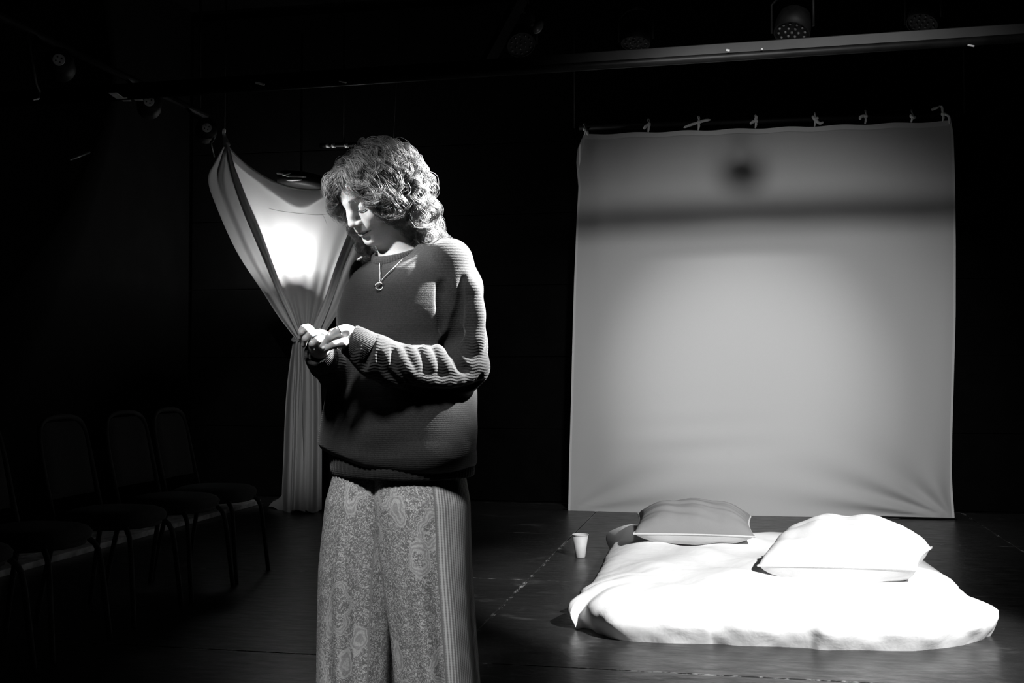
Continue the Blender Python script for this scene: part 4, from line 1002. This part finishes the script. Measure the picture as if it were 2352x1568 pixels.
# ---------------------------------------------------------------- necklace, laid on the sweater
bvh = BVHTree.FromPolygons([Vector(v) for v in SWV], [tuple(int(i) for i in q) for q in SWQ])
eye = np.array([(C0 - proot) @ cR, (C0 - proot) @ cH, CAM_H])
def onsw(px, py, lift=0.004):
    d = Lp(px, py, 0) - eye; d /= np.linalg.norm(d); h = bvh.ray_cast(Vector(eye), Vector(d))
    return np.array(h[0]) - d * lift if h[0] is not None else None
cring = tube_ring(NC - na * 0.006, NC + na * 0.020, 0.064, 0.0585)
def on_collar(px):
    c = [cring(a_, 0.5) for a_ in np.linspace(0, 2 * PI, 240)]; c = [q + n__ * 0.010 for q, n__ in c if q[1] < NC[1] - 0.005]
    return min(c, key=lambda q: abs(to_px(q)[0] - px))
nk = [on_collar(872)] + [onsw(px, py, 0.006) for px, py in ((873, 622), (873, 635), (874, 648))]
nk2 = [onsw(px, py, 0.006) for px, py in ((879, 640), (891, 627), (903, 616))] + [on_collar(926)]
neck = empty('necklace'); neck.parent = person
ch = nk + nk2
path = catmull(ch, 120); mb = MB()
for k in range(0, 119):
    a, b = path[k], path[k + 1]; mb.tube([a, (a + b) / 2, b], [0.0008, 0.0019 if k % 2 else 0.0013, 0.0008], 5)
mb.build('chain', M['silver'], neck)
pc = onsw(872, 657, 0.006)
if pc is None: pc = Lp(872, 657, -0.14)
pe = MB(); pe.tube([pc + np.array([0.0085 * math.cos(a), -0.001, 0.0085 * math.sin(a)]) for a in np.linspace(0, 2 * PI, 25)], 0.0018, 6, False)
pe.tube([pc + np.array([-0.003 + 0.006 * math.cos(a), -0.002, 0.006 * math.sin(a)]) for a in np.linspace(0.9, 2 * PI - 0.9, 14)], [0.0006 + 0.0026 * math.sin(PI * (i + .5) / 14) for i in range(14)], 6)
pe.tube([pc + np.array([0, 0, 0.0085]), pc + np.array([0.0005, 0, 0.014])], 0.0018, 6)
pe.build('pendant', M['silver'], neck)

# ---------------------------------------------------------------- hair: curled locks grown from the scalp
ER_ = np.array([0.096, 0.078, 0.074])                       # head ellipsoid (forward, up, side) about (-0.012, 0.030, 0)
EC = np.array([-0.010, 0.025, 0.0])
g_loc = HB @ np.array([0, 0, -1.0])                          # gravity seen from the head
def grow(n, seed):
    rng = np.random.default_rng(seed); roots = []
    while len(roots) < n:
        v = rng.normal(size=3); v /= np.linalg.norm(v); f, u, s_ = v
        if u < -0.55: continue
        if f > 0.25 and u < 0.42 + 0.30 * f - 0.10 * abs(s_): continue
        if f > 0.02 and u < 0.05: continue
        roots.append(v)
    return np.array(roots), rng
FU = [-0.12, -0.09, -0.06, -0.03, 0.0, 0.025, 0.05]; FM = [0.00, 0.012, 0.034, 0.060, 0.074, 0.080, 0.11]
def zpx(y): return Lp(880, y, -0.055)[2]
def guides(n, seed, steps=70, ds=0.0050):
    N, rng = grow(n, seed); P = EC + N * ER_; out = np.zeros((n, steps, 3))
    part = np.where(N[:, 2] + 0.10 > 0, 1.0, -1.0)           # parting slightly to one side
    lay = rng.uniform(0.0, 1.0, n)
    D = np.stack([-0.10 - 0.30 * (N[:, 0] < 0) + 0.12 * rng.normal(size=n), 0.10 + 0.12 * rng.normal(size=n), part * (0.6 + 0.4 * rng.random(n))], 1) + 0.40 * N
    nn = N / ER_; nn /= np.linalg.norm(nn, axis=1)[:, None]; D = D - (D * nn).sum(1)[:, None] * nn + 0.10 * nn
    D /= np.linalg.norm(D, axis=1)[:, None]
    fringe = np.clip((N[:, 0] - 0.10) / 0.35, 0, 1); far = N[:, 2] < -0.10
    zend = lerp(zpx(596), zpx(478), fringe) + rng.normal(0, 0.016, n)
    shortf = far & (rng.random(n) < 0.6); zend = np.where(shortf, np.maximum(zend, zpx(488) + rng.normal(0, 0.010, n)), zend); fcap = np.where(shortf, 0.092, 0.052)
    p = P.copy(); ph = rng.uniform(0, 2 * PI, n); stop = np.zeros(n, bool)
    for k in range(steps):
        out[:, k] = p
        D = D + (0.10 + 0.16 * (p[:, 1] < 0.03))[:, None] * g_loc + 0.035 * np.stack([np.sin(ph + k * 0.33), np.cos(ph * 1.7 + k * 0.26), np.sin(ph * 2.3 + k * 0.3)], 1)
        D /= np.linalg.norm(D, axis=1)[:, None]
        pn = p + D * ds
        off = (0.004 + 0.013 * lay) + 0.026 * lay * np.clip((0.05 - pn[:, 1]) / 0.10, 0, 1) + 0.024 * np.clip((0.02 - pn[:, 0]) / 0.07, 0, 1) * lay * np.clip((0.10 - pn[:, 1]) / 0.06, 0, 1)
        off = np.where(pn[:, 2] < 0, off * 0.40, off)
        q = (pn - EC); e = np.linalg.norm(q / (ER_ + off[:, None]), axis=1)
        p2 = EC + q / np.maximum(e, 1e-6)[:, None]; low = pn[:, 1] < -0.070
        up = (pn[:, 1] > -0.03) & (e > 1); pn = np.where(up[:, None], lerp(pn, p2, 0.35), pn)
        mv = (e < 1) & ~low; D = np.where(mv[:, None], D + 0.6 * (p2 - pn) / ds, D); pn = np.where(mv[:, None], p2, pn)
        rad = np.hypot(pn[:, 0] + 0.025, pn[:, 2]); lim = 0.066 + 0.035 * lay; sc = lim / np.maximum(rad, 1e-4); lowin = low & (rad < lim)
        pn[:, 2] = np.where(lowin, pn[:, 2] * sc, pn[:, 2]); pn[:, 0] = np.where(lowin, (pn[:, 0] + 0.025) * sc - 0.025, pn[:, 0])
        # keep the face clear: near side stays behind the cheek line, far side stays outside the temple
        fm = np.interp(pn[:, 1], FU, FM) + 0.006 * np.sin(ph * 3)
        nearf = (pn[:, 2] > -0.012) & (pn[:, 0] > fm) & (pn[:, 1] < 0.052)
        pn[:, 0] = np.where(nearf, lerp(pn[:, 0], fm, 0.7), pn[:, 0]); pn[:, 2] = np.where(nearf, np.maximum(pn[:, 2], lerp(pn[:, 2], 0.062 + 0.02 * lay, 0.5)), pn[:, 2])
        farf = (pn[:, 2] <= -0.012) & (pn[:, 2] > -0.060 - 0.012 * lay) & (pn[:, 0] > 0.02) & (pn[:, 1] < 0.055)
        pn[:, 2] = np.where(farf, lerp(pn[:, 2], -0.060 - 0.014 * lay, 0.6), pn[:, 2])
        fl_ = (pn[:, 2] < -0.03) & (pn[:, 0] > fcap); pn[:, 0] = np.where(fl_, lerp(pn[:, 0], fcap, 0.5), pn[:, 0])
        w3 = HO[2] + HS * (pn @ HB)[:, 2]; stop |= (w3 < zend) & (k > 4)
        stop |= (pn[:, 0] > 0.062) & (pn[:, 1] < 0.060 - 0.25 * np.maximum(pn[:, 2], 0) + 0.006 * np.sin(ph * 5)) & (pn[:, 2] > -0.056) & (pn[:, 2] < 0.05)
        p = np.where(stop[:, None], p + D * 0.0008, pn)
    return out, lay, rng
def to_local(A): return HO + HS * (A @ HB)
def strands(G, lay, rng, per, rad, amp, pts=22, jitter=1.0):
    n, K, _ = G.shape; W_ = to_local(G)
    T = np.gradient(W_, axis=1); T /= np.linalg.norm(T, axis=2)[..., None] + 1e-9
    ref = np.tile(np.array([0.31, 0.87, 0.38]), (n, 1))[:, None, :]; u = np.cross(T, ref); u /= np.linalg.norm(u, axis=2)[..., None] + 1e-9; b = np.cross(T, u)
    t = np.linspace(0, 1, K)[None, :]
    seg = np.linalg.norm(np.diff(W_, axis=1), axis=2); cum = np.concatenate([np.zeros((n, 1)), np.cumsum(seg, 1)], 1)
    t = cum / 0.30; fr = rng.uniform(3.6, 6.5, n)[:, None]; ph = rng.uniform(0, 2 * PI, n)[:, None]; hand = rng.choice([-1, 1], n)[:, None]
    A = amp * rng.uniform(0.6, 1.25, n)[:, None] * np.clip(0.14 + 2.2 * t, 0, 1)
    out = []; sh = []; lock = rng.uniform(0.55, 1.45, n)
    for j in range(per):
        r = rad * np.sqrt(rng.random(n))[:, None] * (1.15 - 0.55 * t); a0 = rng.uniform(0, 2 * PI, n)[:, None]
        dph = rng.normal(0, 0.22 * jitter, n)[:, None] + rng.normal(0, 0.35 * jitter, n)[:, None] * t
        am = A * (1 + rng.normal(0, 0.15 * jitter, n)[:, None])
        th = hand * (2 * PI * fr * t) + ph + dph
        ox = am * np.cos(th) + r * np.cos(a0 + 1.5 * t) + 0.0011 * jitter * np.sin(23 * t + a0 * 3); oy = am * np.sin(th) + r * np.sin(a0 + 1.5 * t) + 0.0011 * jitter * np.cos(19 * t + a0 * 2)
        Pp = W_ + u * ox[..., None] + b * oy[..., None]
        cut = rng.uniform(0.82, 1.0, n)
        tgt = np.linspace(0, 1, pts)[None, :] * (cum[:, -1] * cut)[:, None]
        i0 = np.stack([np.clip(np.searchsorted(cum[q], tgt[q]) - 1, 0, K - 2) for q in range(n)]); rows = np.arange(n)[:, None]
        f = np.clip((tgt - cum[rows, i0]) / np.maximum(cum[rows, i0 + 1] - cum[rows, i0], 1e-6), 0, 1)[..., None]
        out.append(Pp[rows, i0] * (1 - f) + Pp[rows, i0 + 1] * f)
        sh.append(rng.uniform(0.75, 1.25, n) * lock)
    return np.concatenate(out), np.concatenate(sh)
def strand_mesh(Sx, sh, r0):
    n, m, _ = Sx.shape; T = np.gradient(Sx, axis=1); T /= np.linalg.norm(T, axis=2)[..., None] + 1e-9
    u = np.cross(T, np.array([0.2, 0.9, 0.4])); u /= np.linalg.norm(u, axis=2)[..., None] + 1e-9; b = np.cross(T, u)
    rr = (r0 * np.clip(1.15 - np.linspace(0, 1, m) ** 3, 0.12, 1))[None, :, None]
    V = np.stack([Sx + rr * (u * math.cos(a) + b * math.sin(a)) for a in (0, 2 * PI / 3, 4 * PI / 3)], 2).reshape(-1, 3)
    base = (np.arange(n)[:, None] * m + np.arange(m - 1)[None, :]) * 3
    Q = np.stack([np.stack([base + k, base + (k + 1) % 3, base + 3 + (k + 1) % 3, base + 3 + k], -1) for k in range(3)], 2).reshape(-1, 4)
    return V, Q, np.repeat(sh, m * 3)
G, lay, rng = guides(230, 5)
ex = []                                                      # fringe swept across to the far temple
for k in range(34):
    s0 = rng.uniform(-0.045, 0.012); e_ = rng.uniform(-0.038, 0.012); o_ = rng.uniform(0, 0.008)
    ex.append(catmull([(0.048, 0.082, s0 + 0.012), (0.078 + o_, 0.074 + o_, s0 - 0.005), (0.094 + o_, 0.050, -0.026 - o_), (0.094 + o_, 0.016, -0.040 - o_), (0.086 + rng.uniform(-0.01, 0.01), e_ - 0.012, -0.046 - o_)], 70))
for k in range(26):                                          # short locks low on the forehead
    s0 = rng.uniform(-0.055, 0.02); o_ = rng.uniform(0.0, 0.006); sk = 0.006 * (abs(s0) / 0.05) ** 2
    ex.append(catmull([(0.045, 0.084, s0 + 0.01), (0.072 + o_ - sk, 0.076 + o_, s0 + 0.002), (0.090 + o_ - sk, 0.058, s0 - 0.008), (0.095 + o_ - sk * 2, rng.uniform(0.036, 0.050), s0 - 0.016)], 70))
for k in range(16):                                          # locks across the near temple
    s0 = rng.uniform(0.0, 0.035); o_ = rng.uniform(0.002, 0.014); e_ = rng.uniform(-0.01, 0.02)
    ex.append(catmull([(0.045, 0.084, s0), (0.066 + o_, 0.072 + o_, s0 + 0.018), (0.074 + o_, 0.050, 0.050 + o_), (0.062 + o_, 0.020, 0.066 + o_), (0.050, e_ - 0.02, 0.074 + o_)], 70))
G = np.concatenate([G, np.array(ex)]); lay = np.concatenate([lay, np.full(len(ex), 0.5)])
S1, h1 = strands(G, lay, rng, 26, 0.0078, 0.0125, 46)
G2, lay2, rng2 = guides(300, 9)
S2, h2 = strands(G2, np.minimum(1, lay2 + 0.15), rng2, 2, 0.012, 0.009, 46, jitter=1.6)
V, Q, shv = strand_mesh(np.concatenate([S1, S2]), np.concatenate([h1, h2]), 0.00043)
me = quads_mesh('hair', V, Q); attr(me, 'shade', shv)
hr = link('hair', me, M['hair'], person); hr['label'] = 'shoulder-length curly hair'
